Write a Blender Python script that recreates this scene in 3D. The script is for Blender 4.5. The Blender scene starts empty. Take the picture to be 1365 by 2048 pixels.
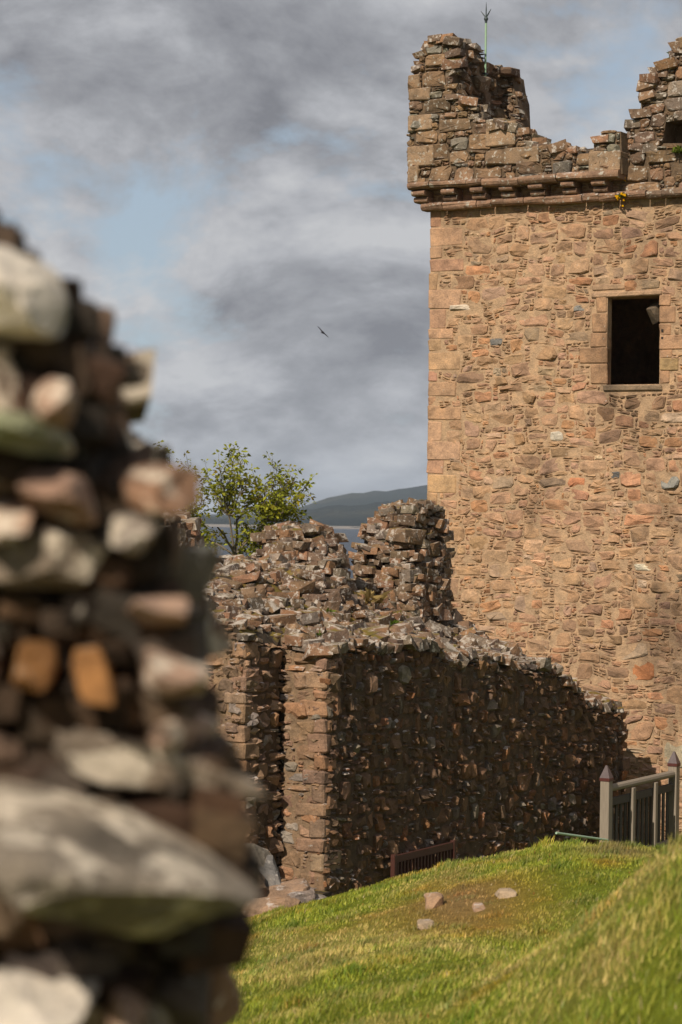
import bpy, bmesh, math, random
import numpy as np
from mathutils import Vector, Matrix, noise as mnoise

R = math.radians
rng = np.random.default_rng(7)
random.seed(7)
SC = bpy.context.scene
COL = SC.collection
LIFT = 5.0                      # everything is laid out with the eye at z = 0, then lifted by this much

# ------------------------------------------------------------------ camera
ROLL = R(0.8)
FPX = 85.0 / 36.0 * 2048.0      # focal length in photograph pixels
cam_d = bpy.data.cameras.new('camera')
cam = bpy.data.objects.new('camera', cam_d); COL.objects.link(cam)
cam_d.sensor_fit = 'VERTICAL'; cam_d.sensor_height = 36.0; cam_d.sensor_width = 24.0; cam_d.lens = 85.0
cam_d.clip_start = 0.1; cam_d.clip_end = 40000
cam_d.dof.use_dof = True; cam_d.dof.focus_distance = 36.0; cam_d.dof.aperture_fstop = 4.0
cam.matrix_world = Matrix.Rotation(R(90), 4, 'X') @ Matrix.Rotation(ROLL, 4, 'Z')
SC.camera = cam

# ------------------------------------------------------------------ world, sun, exposure
YAW = R(30)                     # the tower front is turned 30 degrees to the view
SUN_AZ = R(28.7)                # sun behind the camera, this far to the left
SUN_EL = R(38)
SUN = Vector((-math.sin(SUN_AZ) * math.cos(SUN_EL), -math.cos(SUN_AZ) * math.cos(SUN_EL), math.sin(SUN_EL)))

def build_world():
    w = bpy.data.worlds.new('World'); SC.world = w; w.use_nodes = True
    nt = w.node_tree; nt.nodes.clear(); N = nt.nodes.new; L = nt.links.new
    out = N('ShaderNodeOutputWorld'); bg = N('ShaderNodeBackground'); bg.inputs['Strength'].default_value = 0.10
    L(bg.outputs[0], out.inputs['Surface'])
    sky = N('ShaderNodeTexSky'); sky.sky_type = 'NISHITA'; sky.sun_disc = False
    sky.sun_elevation = SUN_EL
    sky.sun_rotation = math.atan2(SUN.x, SUN.y)
    sky.air_density = 1.0; sky.dust_density = 1.0; sky.ozone_density = 1.5
    tc = N('ShaderNodeTexCoord'); sep = N('ShaderNodeSeparateXYZ'); L(tc.outputs['Generated'], sep.inputs[0])
    def math_(op, a, b=None, clamp=False):
        n = N('ShaderNodeMath'); n.operation = op; n.use_clamp = clamp
        for i, v in enumerate((a, b)):
            if v is None: continue
            if isinstance(v, (int, float)): n.inputs[i].default_value = v
            else: L(v, n.inputs[i])
        return n.outputs[0]
    zc = math_('ADD', math_('MAXIMUM', sep.outputs[2], 0.0), 0.50)
    comb = N('ShaderNodeCombineXYZ')
    L(math_('DIVIDE', sep.outputs[0], zc), comb.inputs[0]); L(math_('DIVIDE', sep.outputs[1], zc), comb.inputs[1])
    def noise(vec, scale, detail, rough, off, dist=0.0):
        m = N('ShaderNodeMapping'); m.inputs['Location'].default_value = off; L(vec, m.inputs[0])
        n = N('ShaderNodeTexNoise'); n.inputs['Scale'].default_value = scale; n.inputs['Detail'].default_value = detail
        n.inputs['Roughness'].default_value = rough; n.inputs['Distortion'].default_value = dist
        L(m.outputs[0], n.inputs['Vector']); return n.outputs['Fac']
    def ramp(fac, stops):
        r = N('ShaderNodeValToRGB'); L(fac, r.inputs[0]); el = r.color_ramp.elements
        while len(el) < len(stops): el.new(0.5)
        for e, (p, c) in zip(el, stops): e.position = p; e.color = c
        return r.outputs[0]
    def density(vec):
        a = noise(vec, 3.9, 10, 0.56, (3.3, 11.2, 0.0), 0.25)
        b = noise(vec, 14.0, 9, 0.62, (7.7, 4.2, 2.0), 0.3)
        return math_('ADD', math_('MULTIPLY', a, 0.82), math_('MULTIPLY', b, 0.18))
    up = N('ShaderNodeVectorMath'); up.operation = 'SCALE'; up.inputs['Scale'].default_value = 0.968; L(comb.outputs[0], up.inputs[0])
    dens = density(comb.outputs[0]); above = density(up.outputs[0])
    cover = ramp(dens, [(0.395, (0, 0, 0, 1)), (0.462, (1, 1, 1, 1))])
    # cloud tops are lit, thick bases are grey
    lit = math_('MULTIPLY', math_('SUBTRACT', dens, above), 2.0)
    thick = math_('SUBTRACT', math_('ADD', dens, 0.0), lit)
    cc = ramp(thick, [(0.34, (5.6, 5.65, 5.8, 1)), (0.45, (4.4, 4.48, 4.75, 1)), (0.53, (3.4, 3.47, 3.72, 1)), (0.68, (2.1, 2.15, 2.38, 1))])
    # the clear gaps: the Nishita sky, paled by thin high veil
    veil = N('ShaderNodeMix'); veil.data_type = 'RGBA'; veil.inputs[0].default_value = 0.7
    L(sky.outputs[0], veil.inputs[6]); veil.inputs[7].default_value = (3.9, 4.7, 5.6, 1)
    mix = N('ShaderNodeMix'); mix.data_type = 'RGBA'
    L(cover, mix.inputs[0]); L(veil.outputs[2], mix.inputs[6]); L(cc, mix.inputs[7])
    L(mix.outputs[2], bg.inputs['Color'])
build_world()
sl = bpy.data.lights.new('sun', 'SUN'); sl.energy = 5.0; sl.angle = R(0.5); sl.color = (1.0, 0.89, 0.755)
so = bpy.data.objects.new('sun', sl); COL.objects.link(so)
so.rotation_euler = SUN.to_track_quat('Z', 'Y').to_euler()
SC.view_settings.view_transform = 'Standard'; SC.view_settings.look = 'None'
SC.view_settings.exposure = 0.0; SC.view_settings.gamma = 1.0
SC.view_settings.use_curve_mapping = False
SC.render.engine = 'CYCLES'
SC.cycles.use_denoising = True
SC.cycles.max_bounces = 6; SC.cycles.volume_bounces = 1

# ------------------------------------------------------------------ layout helpers
def ray(px, py):
    dx, dy = px - 682.5, py - 1024.0
    c, s = math.cos(ROLL), math.sin(ROLL)
    return np.array([(dx * c + dy * s) / FPX, 1.0, -(-dx * s + dy * c) / FPX])
def P(px, py, d): return ray(px, py) * d
def hit(px, py, O, N):
    r = ray(px, py); return r * (np.dot(O, N) / np.dot(r, N))
U = np.array([math.cos(YAW), -math.sin(YAW), 0.0])      # along the tower front, to the right
NRM = np.array([-math.sin(YAW), -math.cos(YAW), 0.0])   # out of the tower front
ZZ = np.array([0, 0, 1.0])
GROUND = -4.9                                           # courtyard level
C0 = P(648, 1500, 28.0); C0[2] = 0.0                    # near corner of the courtyard wall
def ST(s, t, z=0.0): return C0 - s * NRM - t * U + z * ZZ
F0 = ST(8.7 + 1.3, 0.0)
def fac(px, py, off=0.0):
    p = hit(px, py, F0 + NRM * off, NRM)
    return np.dot(p - F0, U), p[2]
def FP(u, z, off=0.0): return F0 + U * u + ZZ * z + NRM * off
def project(p):
    x, y = p[0] / p[1] * FPX, -p[2] / p[1] * FPX
    c, s = math.cos(ROLL), math.sin(ROLL)
    return 682.5 + x * c - y * s, 1024 + x * s + y * c

# ------------------------------------------------------------------ mesh helpers
def new_obj(name, V, F, mat, parent=None, loc=(0, 0, 0), tint=None, smooth=False):
    V = np.asarray(V, dtype=np.float64); loc = np.asarray(loc, float)
    base = np.asarray(parent['_at'], float) if parent is not None else np.zeros(3)
    me = bpy.data.meshes.new(name)
    me.from_pydata((V - loc).tolist(), [], [list(map(int, f)) for f in F])
    if tint is not None: set_tint(me, tint)
    if smooth: me.polygons.foreach_set('use_smooth', [True] * len(me.polygons))
    me.materials.append(mat)
    o = bpy.data.objects.new(name, me); COL.objects.link(o)
    o.location = loc - base
    if parent is not None: o.parent = parent
    o['_at'] = tuple(loc)
    return o
def set_tint(me, tint):
    t = np.asarray(tint, dtype=np.float32)
    if t.ndim == 1: t = np.tile(t, (len(me.vertices), 1))
    if t.shape[1] == 3: t = np.hstack([t, np.ones((len(t), 1), np.float32)])
    a = me.color_attributes.new('tint', 'FLOAT_COLOR', 'POINT'); a.data.foreach_set('color', t.ravel())
def thing(name, label, cat, loc, group=None):
    o = bpy.data.objects.new(name, None); COL.objects.link(o); o.location = loc
    o.empty_display_size = 0.3
    o['_at'] = tuple(map(float, loc)); o['label'] = label; o['category'] = cat
    if group: o['group'] = group
    return o
def tag(o, label, cat, group=None):
    o['label'] = label; o['category'] = cat
    if group: o['group'] = group
    return o
def join(parts):
    V, F, T, n = [], [], [], 0
    for v, f, t in parts:
        V.append(v); F.extend([[i + n for i in g] for g in f]); T.append(np.tile(np.asarray(t, float)[:3], (len(v), 1))); n += len(v)
    return np.vstack(V), F, np.vstack(T)
BOXF = [[0, 3, 2, 1], [4, 5, 6, 7], [0, 1, 5, 4], [1, 2, 6, 5], [2, 3, 7, 6], [3, 0, 4, 7]]
def box_axes(c, a, b, h):                               # centre, three half-axis vectors
    c, a, b, h = map(np.asarray, (c, a, b, h))
    return np.array([c - a - b - h, c + a - b - h, c + a + b - h, c - a + b - h, c - a - b + h, c + a - b + h, c + a + b + h, c - a + b + h]), BOXF
def bev_axes(c, a, b, h, bev=0.01, jit=0.0):
    bm = bmesh.new(); v, f = box_axes(c, a, b, h)
    if jit: v = v + rng.normal(0, jit, v.shape)
    vs = [bm.verts.new(p) for p in v]
    for g in f: bm.faces.new([vs[i] for i in g])
    bm.normal_update()
    bmesh.ops.bevel(bm, geom=list(bm.edges), offset=bev, segments=1, affect='EDGES', clamp_overlap=True)
    bm.verts.index_update()
    V = np.array([q.co[:] for q in bm.verts]); F = [[q.index for q in g.verts] for g in bm.faces]
    bm.free(); return V, F
def tube(pts, rad, n=8, cap=True):
    pts = [np.asarray(p, float) for p in pts]; V, F = [], []
    for i, p in enumerate(pts):
        d = pts[min(i + 1, len(pts) - 1)] - pts[max(i - 1, 0)]; d /= np.linalg.norm(d) + 1e-9
        a = np.cross(d, [0, 0, 1]) if abs(d[2]) < 0.9 else np.cross(d, [1, 0, 0]); a /= np.linalg.norm(a); b = np.cross(d, a)
        r = rad[i] if hasattr(rad, '__len__') else rad
        for k in range(n):
            t = 2 * math.pi * k / n; V.append(p + r * (math.cos(t) * a + math.sin(t) * b))
    for i in range(len(pts) - 1):
        for k in range(n):
            F.append([i * n + k, i * n + (k + 1) % n, (i + 1) * n + (k + 1) % n, (i + 1) * n + k])
    if cap: F.append(list(range(n))[::-1]); F.append([(len(pts) - 1) * n + k for k in range(n)])
    return np.array(V), F
def prism(poly, axis0, axis1, O, ext):                  # polygon in (axis0, axis1) at O, pushed along ext
    A = np.array([O + p[0] * axis0 + p[1] * axis1 for p in poly]); n = len(A)
    V = np.vstack([A, A + ext])
    F = [list(range(n)), list(range(2 * n - 1, n - 1, -1))] + [[i, i + n, (i + 1) % n + n, (i + 1) % n] for i in range(n)]
    bm = bmesh.new(); vs = [bm.verts.new(p) for p in V]
    for f in F:
        bm.faces.new([vs[i] for i in f])
    bmesh.ops.recalc_face_normals(bm, faces=bm.faces)
    bmesh.ops.triangulate(bm, faces=[f for f in bm.faces if len(f.verts) > 4])
    bm.verts.index_update()
    V = np.array([q.co[:] for q in bm.verts]); F = [[q.index for q in g.verts] for g in bm.faces]; bm.free()
    return V, F
def inside(poly, x, y):
    c = False; n = len(poly)
    for i in range(n):
        x0, y0 = poly[i]; x1, y1 = poly[(i + 1) % n]
        if (y0 > y) != (y1 > y) and x < (x1 - x0) * (y - y0) / (y1 - y0) + x0: c = not c
    return c
def vnoise(x, y, seed=0):                               # smooth value noise, numpy, about -1..1
    x = np.asarray(x, float); y = np.asarray(y, float)
    xi, yi = np.floor(x).astype(np.int64), np.floor(y).astype(np.int64); fx, fy = x - xi, y - yi
    fx = fx * fx * (3 - 2 * fx); fy = fy * fy * (3 - 2 * fy)
    def h(a, b):
        n = (a * 374761393 + b * 668265263 + seed * 974634777) & 0x7fffffff
        n = ((n ^ (n >> 13)) * 1274126177) & 0x7fffffff
        return ((n ^ (n >> 16)) & 0xffff) / 32767.5 - 1.0
    return (h(xi, yi) * (1 - fx) + h(xi + 1, yi) * fx) * (1 - fy) + (h(xi, yi + 1) * (1 - fx) + h(xi + 1, yi + 1) * fx) * fy
def fbm(x, y, seed=0, oct=4):
    t, a, s = 0, 0.5, 1.0
    for o in range(oct): t = t + a * vnoise(np.asarray(x) * s, np.asarray(y) * s, seed + o * 17); a *= 0.5; s *= 2.03
    return t
def sstep(a, b, x): t = np.clip((np.asarray(x, float) - a) / (b - a), 0, 1); return t * t * (3 - 2 * t)

# ------------------------------------------------------------------ materials
def M_new(name):
    m = bpy.data.materials.new(name); m.use_nodes = True; nt = m.node_tree; nt.nodes.clear()
    out = nt.nodes.new('ShaderNodeOutputMaterial'); return m, nt, out
class NT:
    def __init__(s, nt): s.nt = nt; s.N = nt.nodes.new; s.L = nt.links.new
    def noise(s, scale, detail=5, rough=0.55, vec=None, dist=0.0):
        n = s.N('ShaderNodeTexNoise'); n.inputs['Scale'].default_value = scale; n.inputs['Detail'].default_value = detail
        n.inputs['Roughness'].default_value = rough; n.inputs['Distortion'].default_value = dist
        if vec is not None: s.L(vec, n.inputs['Vector'])
        return n.outputs['Fac']
    def ramp(s, fac, stops):
        r = s.N('ShaderNodeValToRGB'); s.L(fac, r.inputs[0]); el = r.color_ramp.elements
        while len(el) < len(stops): el.new(0.5)
        for e, (p, c) in zip(el, stops): e.position = p; e.color = (*c, 1) if len(c) == 3 else c
        return r.outputs[0]
    def mix(s, fac, a, b, mode='MIX'):
        n = s.N('ShaderNodeMix'); n.data_type = 'RGBA'; n.blend_type = mode
        for k, v in ((0, fac), (6, a), (7, b)):
            if isinstance(v, (int, float)): n.inputs[k].default_value = v
            elif isinstance(v, tuple): n.inputs[k].default_value = (*v, 1)
            else: s.L(v, n.inputs[k])
        return n.outputs[2]
    def math(s, op, a, b=None, clamp=False):
        n = s.N('ShaderNodeMath'); n.operation = op; n.use_clamp = clamp
        for i, v in enumerate((a, b)):
            if v is None: continue
            if isinstance(v, (int, float)): n.inputs[i].default_value = v
            else: s.L(v, n.inputs[i])
        return n.outputs[0]
    def bump(s, h, strength, dist, normal=None):
        b = s.N('ShaderNodeBump'); b.inputs['Strength'].default_value = strength; b.inputs['Distance'].default_value = dist
        s.L(h, b.inputs['Height'])
        if normal is not None: s.L(normal, b.inputs['Normal'])
        return b.outputs[0]
def stone_material(name, lichen=0.3, lichen_col=(0.42, 0.40, 0.34), top=0.0, top_col=(0.45, 0.40, 0.36), moss=0.0, scale=1.0, bump=0.6, dark=0.35, tinted=True, base=(0.3, 0.2, 0.12), broad=0.0):
    m, nt, out = M_new(name); n = NT(nt)
    geo = n.N('ShaderNodeNewGeometry'); pos = geo.outputs['Position']
    if tinted:
        a = n.N('ShaderNodeAttribute'); a.attribute_name = 'tint'; col = a.outputs['Color']
    else:
        rgb = n.N('ShaderNodeRGB'); rgb.outputs[0].default_value = (*base, 1); col = rgb.outputs[0]
    f1 = n.noise(6 * scale, 6, 0.6, pos)
    col = n.mix(1.0, col, n.ramp(f1, [(0.28, (1 - dark,) * 3), (0.5, (0.95, 0.95, 0.95)), (0.72, (1.28, 1.22, 1.15))]), 'MULTIPLY')
    if broad > 0:                                            # old damp and soot staining shared by stones and joints
        mp = n.N('ShaderNodeMapping'); mp.inputs['Scale'].default_value = (1, 1, .45); n.L(pos, mp.inputs[0])
        col = n.mix(1.0, col, n.ramp(n.noise(.9, 5, .6, mp.outputs[0]), [(.36, (1.08, 1.07, 1.06)), (.52, (1, .99, .98)), (.66, (1 - broad, 1 - broad * 1.02, 1 - broad))]), 'MULTIPLY')
    f2 = n.noise(55 * scale, 4, 0.7, pos)
    col = n.mix(1.0, col, n.ramp(f2, [(0.3, (0.72, 0.72, 0.74)), (0.7, (1.22, 1.2, 1.16))]), 'MULTIPLY')
    if lichen > 0:
        fl = n.noise(13 * scale, 7, 0.68, pos)
        lm = n.ramp(fl, [(0.69 - 0.16 * lichen, (0, 0, 0)), (0.735 - 0.16 * lichen, (1, 1, 1))])
        col = n.mix(n.math('MULTIPLY', lm, 0.75), col, lichen_col)
    if top > 0 or moss > 0:
        sep = n.N('ShaderNodeSeparateXYZ'); n.L(geo.outputs['True Normal'], sep.inputs[0])
        up = sep.outputs[2]
    if top > 0:
        ft = n.noise(5 * scale, 6, 0.65, pos)
        k = n.math('ADD', n.math('MULTIPLY', up, 0.16), ft)
        km = n.ramp(k, [(0.76 - 0.2 * top, (0, 0, 0)), (0.84 - 0.2 * top, (1, 1, 1))])
        col = n.mix(n.math('MULTIPLY', km, 0.85), col, top_col)
    if moss > 0:
        fm = n.noise(2.6 * scale, 5, 0.6, pos)
        k = n.math('ADD', n.math('MULTIPLY', up, 0.3), fm)
        km = n.ramp(k, [(0.86 - 0.1 * moss, (0, 0, 0)), (0.92 - 0.1 * moss, (1, 1, 1))])
        mc = n.mix(n.noise(9, 3, 0.5, pos), (0.20, 0.11, 0.018), (0.10, 0.10, 0.02))
        col = n.mix(km, col, mc)
    p = n.N('ShaderNodeBsdfPrincipled'); n.L(col, p.inputs['Base Color']); p.inputs['Roughness'].default_value = 0.9
    p.inputs['Specular IOR Level'].default_value = 0.25
    h = n.math('ADD', n.noise(20 * scale, 8, 0.65, pos), n.math('MULTIPLY', f1, 0.8))
    n.L(n.bump(h, bump, 0.03 / scale), p.inputs['Normal'])
    n.L(p.outputs[0], out.inputs[0]); return m
def plain_material(name, col, rough=0.7, var=0.25, scale=20, metallic=0.0, stretch=None, bump=0.3):
    m, nt, out = M_new(name); n = NT(nt)
    tc = n.N('ShaderNodeTexCoord'); mp = n.N('ShaderNodeMapping'); n.L(tc.outputs['Object'], mp.inputs[0])
    if stretch: mp.inputs['Scale'].default_value = stretch
    f = n.noise(scale, 6, 0.6, mp.outputs[0])
    c = n.mix(f, tuple(x * (1 - var) for x in col), tuple(min(1, x * (1 + var)) for x in col))
    p = n.N('ShaderNodeBsdfPrincipled'); n.L(c, p.inputs['Base Color']); p.inputs['Roughness'].default_value = rough; p.inputs['Metallic'].default_value = metallic
    n.L(n.bump(f, bump, 0.01), p.inputs['Normal']); n.L(p.outputs[0], out.inputs[0]); return m
MAT = {}
MAT['tower'] = stone_material('tower_stone', lichen=0.18, bump=0.6, dark=0.45, broad=0.45)
MAT['parapet'] = stone_material('parapet_stone', lichen=0.75, top=0.35, bump=0.7, dark=0.5)
MAT['mortar'] = stone_material('lime_mortar', lichen=0.1, bump=0.9, dark=0.3, tinted=False, base=(0.40, 0.275, 0.17), scale=1.3, broad=0.45)
MAT['dark_mortar'] = stone_material('weathered_mortar', lichen=0.35, bump=0.9, dark=0.5, tinted=False, base=(0.13, 0.09, 0.055), scale=1.4)
MAT['ruin'] = stone_material('ruin_stone', lichen=0.35, lichen_col=(0.40, 0.37, 0.33), top=0.25, bump=0.7, dark=0.5)
MAT['rubble'] = stone_material('rubble_stone', lichen=0.85, lichen_col=(0.50, 0.45, 0.39), top=0.62, top_col=(0.41, 0.36, 0.30), moss=0.5, bump=0.7, dark=0.5)
MAT['core'] = stone_material('rubble_core', lichen=0.3, moss=1.6, bump=1.0, dark=0.6, tinted=False, base=(0.045, 0.033, 0.021))  # kept dark so the colour adds shade between the loose stones
MAT['near'] = stone_material('near_stone', lichen=1.0, lichen_col=(0.75, 0.65, 0.51), top=0.0, bump=0.8, dark=0.65, scale=0.75)
MAT['near_dark'] = stone_material('near_dark_stone', lichen=0.3, lichen_col=(0.45, 0.40, 0.33), bump=0.8, dark=0.65, scale=0.75)
MAT['nearcore'] = stone_material('near_core', lichen=0.0, bump=1.0, dark=0.6, tinted=False, base=(0.022, 0.016, 0.011), scale=2)  # near-black colour holds the shade of the gaps between near stones

# ------------------------------------------------------------------ stones
def hull_rock(k):
    r = np.random.default_rng(1000 + k); bm = bmesh.new()
    p = np.array([(x, y, z) for x in (-1, 1) for y in (-1, 1) for z in (-1, 1)], float) * r.uniform(.55, 1.0, (8, 3))
    e = r.normal(size=(9, 3)); e /= np.linalg.norm(e, axis=1)[:, None]; e = np.sign(e) * np.abs(e) ** .6 * r.uniform(.8, 1.0, (9, 1))
    p = np.vstack([p, e])
    for q in p: bm.verts.new(q)
    res = bmesh.ops.convex_hull(bm, input=list(bm.verts))
    bmesh.ops.delete(bm, geom=[g for g in set(res['geom_interior'] + res['geom_unused']) if isinstance(g, bmesh.types.BMVert)], context='VERTS')
    bm.verts.index_update()
    V = np.array([q.co[:] for q in bm.verts]); F = [[q.index for q in g.verts] for g in bm.faces]; bm.free()
    V /= np.abs(V).max(0); return V, F
ROCKS = [hull_rock(k) for k in range(48)]
def boulder_mesh(seed, sub=3, cuts=9, power=0.5):
    r = np.random.default_rng(seed); bm = bmesh.new()
    bmesh.ops.create_icosphere(bm, subdivisions=sub, radius=1.0); bm.verts.index_update()
    V = np.array([q.co[:] for q in bm.verts]); F = [[q.index for q in g.verts] for g in bm.faces]; bm.free()
    V = np.sign(V) * np.abs(V) ** power
    for _ in range(cuts):
        d = r.normal(size=3); d /= np.linalg.norm(d); o = r.uniform(0.60, 0.98)
        k = V @ d; V = V - np.outer(np.maximum(k - o, 0), d)
    off = r.uniform(0, 50, 3)
    for i in range(len(V)):
        V[i] *= 1 + 0.10 * mnoise.noise(Vector(V[i] * 1.6 + off)) + 0.05 * mnoise.noise(Vector(V[i] * 4.5 + off))
    V -= (V.max(0) + V.min(0)) / 2; V /= np.abs(V).max(0); return V, F
def rotm(ax, ay, az):
    return np.array((Matrix.Rotation(az, 3, 'Z') @ Matrix.Rotation(ay, 3, 'Y') @ Matrix.Rotation(ax, 3, 'X')))
class Bag:
    """Collects the stones of one wall; the largest in view become parts, the rest one mass."""
    def __init__(s): s.items = []
    def add(s, V, F, tint, mat, keep=1.0):
        c = V.mean(0); e = V.max(0) - V.min(0)
        x, y = project(c) if c[1] > 0.3 else (-9999, 0)
        vis = keep if (-20 < x < 1385 and -20 < y < 2068) else 0.02
        s.items.append((vis * math.sqrt(max(e[0], e[1]) * e[2] + 1e-6) / max(c[1], 0.5), V, F, np.asarray(tint, float), mat, c))
    def build(s, parent, name, rest_name, limit=300):
        s.items.sort(key=lambda q: -q[0]); rest = {}
        for i, (w, V, F, t, mat, c) in enumerate(s.items):
            if i < limit: new_obj(name, V, F, MAT[mat], parent, c, t)
            else: rest.setdefault(mat, []).append((V, F, t))
        for mat, parts in rest.items():
            V, F, T = join(parts); o = new_obj(rest_name, V, F, MAT[mat], parent, parent['_at'], T); o['kind'] = 'stuff'
def pick(pal, r, soft=0.0):
    w = np.array([p[0] for p in pal], float); c = np.array(pal[r.choice(len(pal), p=w / w.sum())][1])
    if pal is PAL_TOWER: c = c * (.95, .925, .87)
    if soft: c = c * (1 - soft) + soft * (w[:, None] * np.array([p[1] for p in pal])).sum(0) / w.sum()
    return c * r.uniform(0.84, 1.16) * np.array([1, r.uniform(0.96, 1.04), r.uniform(0.92, 1.06)])
PAL_TOWER = [(30, (.405, .26, .168)), (20, (.34, .212, .133)), (9, (.43, .215, .105)), (10, (.27, .18, .125)), (8, (.45, .32, .22)), (3, (.31, .245, .18)), (.5, (.19, .17, .14)), (1.0, (.48, .40, .30)), (3, (.39, .205, .12))]
PAL_PARAPET = [(w_, tuple(x_ * 0.88 for x_ in c_)) for w_, c_ in [(30, (.22, .145, .085)), (20, (.28, .175, .10)), (12, (.17, .115, .075)), (8, (.20, .18, .14)), (6, (.32, .20, .13))]]
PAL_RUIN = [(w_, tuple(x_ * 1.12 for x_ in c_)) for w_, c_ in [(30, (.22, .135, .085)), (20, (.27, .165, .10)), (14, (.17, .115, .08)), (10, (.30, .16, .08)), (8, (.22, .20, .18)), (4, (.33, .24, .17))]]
PAL_SHADE = [(w_, tuple(x_ * 0.68 for x_ in c_)) for w_, c_ in [(30, (.22, .13, .075)), (20, (.28, .155, .08)), (14, (.17, .115, .075)), (10, (.33, .15, .065)), (8, (.21, .19, .165)), (3, (.34, .30, .25))]]  # ruin stone made darker, the long face's shade put into the colour
PAL_RUBBLE = [(w_, tuple(x_ * 0.80 for x_ in c_)) for w_, c_ in [(28, (.20, .135, .09)), (18, (.26, .165, .10)), (12, (.20, .155, .115)), (16, (.29, .165, .095)), (6, (.31, .25, .19)), (5, (.13, .10, .08))]]

def pack(W, H, cell, mask, classes, r):
    """Random rubble: rectangles on a fine grid, largest first, then pinnings in what is left."""
    nu, nz = int(W / cell[0]), int(H / cell[1])
    free = np.zeros((nu, nz), bool)
    for i in range(nu):
        for j in range(nz): free[i, j] = mask((i + .5) * cell[0], (j + .5) * cell[1])
    out = []
    for (w0, w1, h0, h1, tries) in classes:
        ws = r.integers(w0, w1 + 1, tries); hs = r.integers(h0, h1 + 1, tries)
        xs = r.integers(0, max(1, nu), tries); ys = r.integers(0, max(1, nz), tries)
        for w, h, x, y in zip(ws, hs, xs, ys):
            if x + w > nu or y + h > nz: continue
            if free[x:x + w, y:y + h].all():
                while y > 0 and free[x:x + w, y - 1].all() and r.random() < 0.8: y -= 1
                free[x:x + w, y:y + h] = False; out.append((x * cell[0], y * cell[1], (x + w) * cell[0], (y + h) * cell[1]))
    for j in range(nz):
        i = 0
        while i < nu:
            if free[i, j]:
                k = i
                while k < nu and free[k, j] and k - i < r.integers(2, 6): k += 1
                h = 1
                if j + 1 < nz and free[i:k, j + 1].all() and r.random() < 0.6: h = 2
                free[i:k, j:j + h] = False
                if k - i >= 2 or h == 2: out.append((i * cell[0], j * cell[1], k * cell[0], (j + h) * cell[1]))
                i = k
            else: i += 1
    return out
def face_stone(rect, r, gap, proud, rough, warp=0.03, back=0.05, seed=0):
    """One stone in (u, z, depth); irregular outline, chamfer ring and a broken front."""
    u0, z0, u1, z1 = rect; w, h = u1 - u0, z1 - z0
    g = gap * r.uniform(0.6, 1.5); a, b = w / 2 - g, h / 2 - g
    if a < 0.012: a = 0.012
    if b < 0.01: b = 0.01
    n = 10; cx, cz = (u0 + u1) / 2, (z0 + z1) / 2
    ph = (np.arange(n) + r.uniform(-.28, .28, n)) * 2 * math.pi / n + r.uniform(0, 1)
    e = r.uniform(0.34, 0.62)
    x = np.sign(np.cos(ph)) * np.abs(np.cos(ph)) ** e * a; z = np.sign(np.sin(ph)) * np.abs(np.sin(ph)) ** e * b
    k = r.uniform(0.86, 1.06, n); x = x * k; z = z * r.uniform(0.88, 1.06, n)
    x = x + z * r.uniform(-.22, .22)
    m = min(a, b); ins = 1 - np.clip(0.018 / m, 0.12, 0.34) * r.uniform(0.7, 1.4, n)
    pr = proud * r.uniform(0.35, 1.4)
    tx, tz = r.normal(0, rough, 2)
    d1 = pr + tx * x + tz * z + r.normal(0, rough * 0.08, n)
    V = np.vstack([np.c_[x + cx, z + cz, np.full(n, -back)], np.c_[x + cx, z + cz, np.maximum(d1 * r.uniform(0.3, 0.75, n), -0.01)], np.c_[x * ins + cx, z * ins + cz, d1], [[cx + r.normal(0, a * .2), cz + r.normal(0, b * .2), pr + r.normal(0, rough * .07) + 0.004]]])
    V[:, 0] += warp * vnoise(V[:, 0] * 2.6 + seed, V[:, 1] * 2.6, 3); V[:, 1] += warp * vnoise(V[:, 0] * 2.1, V[:, 1] * 3.0 + seed, 5)
    F = []
    for i in range(n):
        j = (i + 1) % n
        F += [[i, j, n + j, n + i], [n + i, n + j, 2 * n + j, 2 * n + i], [2 * n + i, 2 * n + j, 3 * n]]
    return V, F
def lay(bag, rects, O, A, B, N, pal, mat, r, gap, proud, rough, stain=None, keep=1.0, warp=0.03):
    flip = np.dot(np.cross(A, B), N) < 0
    for q in rects:
        V, F = face_stone(q, r, gap, proud, rough, warp)
        W = O + np.outer(V[:, 0], A) + np.outer(V[:, 1], B) + np.outer(V[:, 2], N)
        if flip: F = [f[::-1] for f in F]
        c = pick(pal, r, .4 if mat == 'tower' else (.3 if mat == 'ruin' else 0.0))
        if q[3] - q[1] < .06 and mat == 'tower': c = c * .35 + np.array((.38, .25, .145)) * .65
        if stain is not None: c = c * stain((q[0] + q[2]) / 2, (q[1] + q[3]) / 2)
        bag.add(W, F, c, mat, keep)
def rock_at(bag, p, dims, r, pal, mat, tilt=0.35, axes=None, keep=1.0, c=None):
    V, F = ROCKS[r.integers(len(ROCKS))]
    M = rotm(r.normal(0, tilt), r.normal(0, tilt), r.uniform(0, 6.28) if axes is None else axes + r.normal(0, .25))
    bag.add(np.asarray(p) + (V * (np.asarray(dims) / 2)) @ M.T, F, pick(pal, r) if c is None else c, mat, keep)

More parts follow.
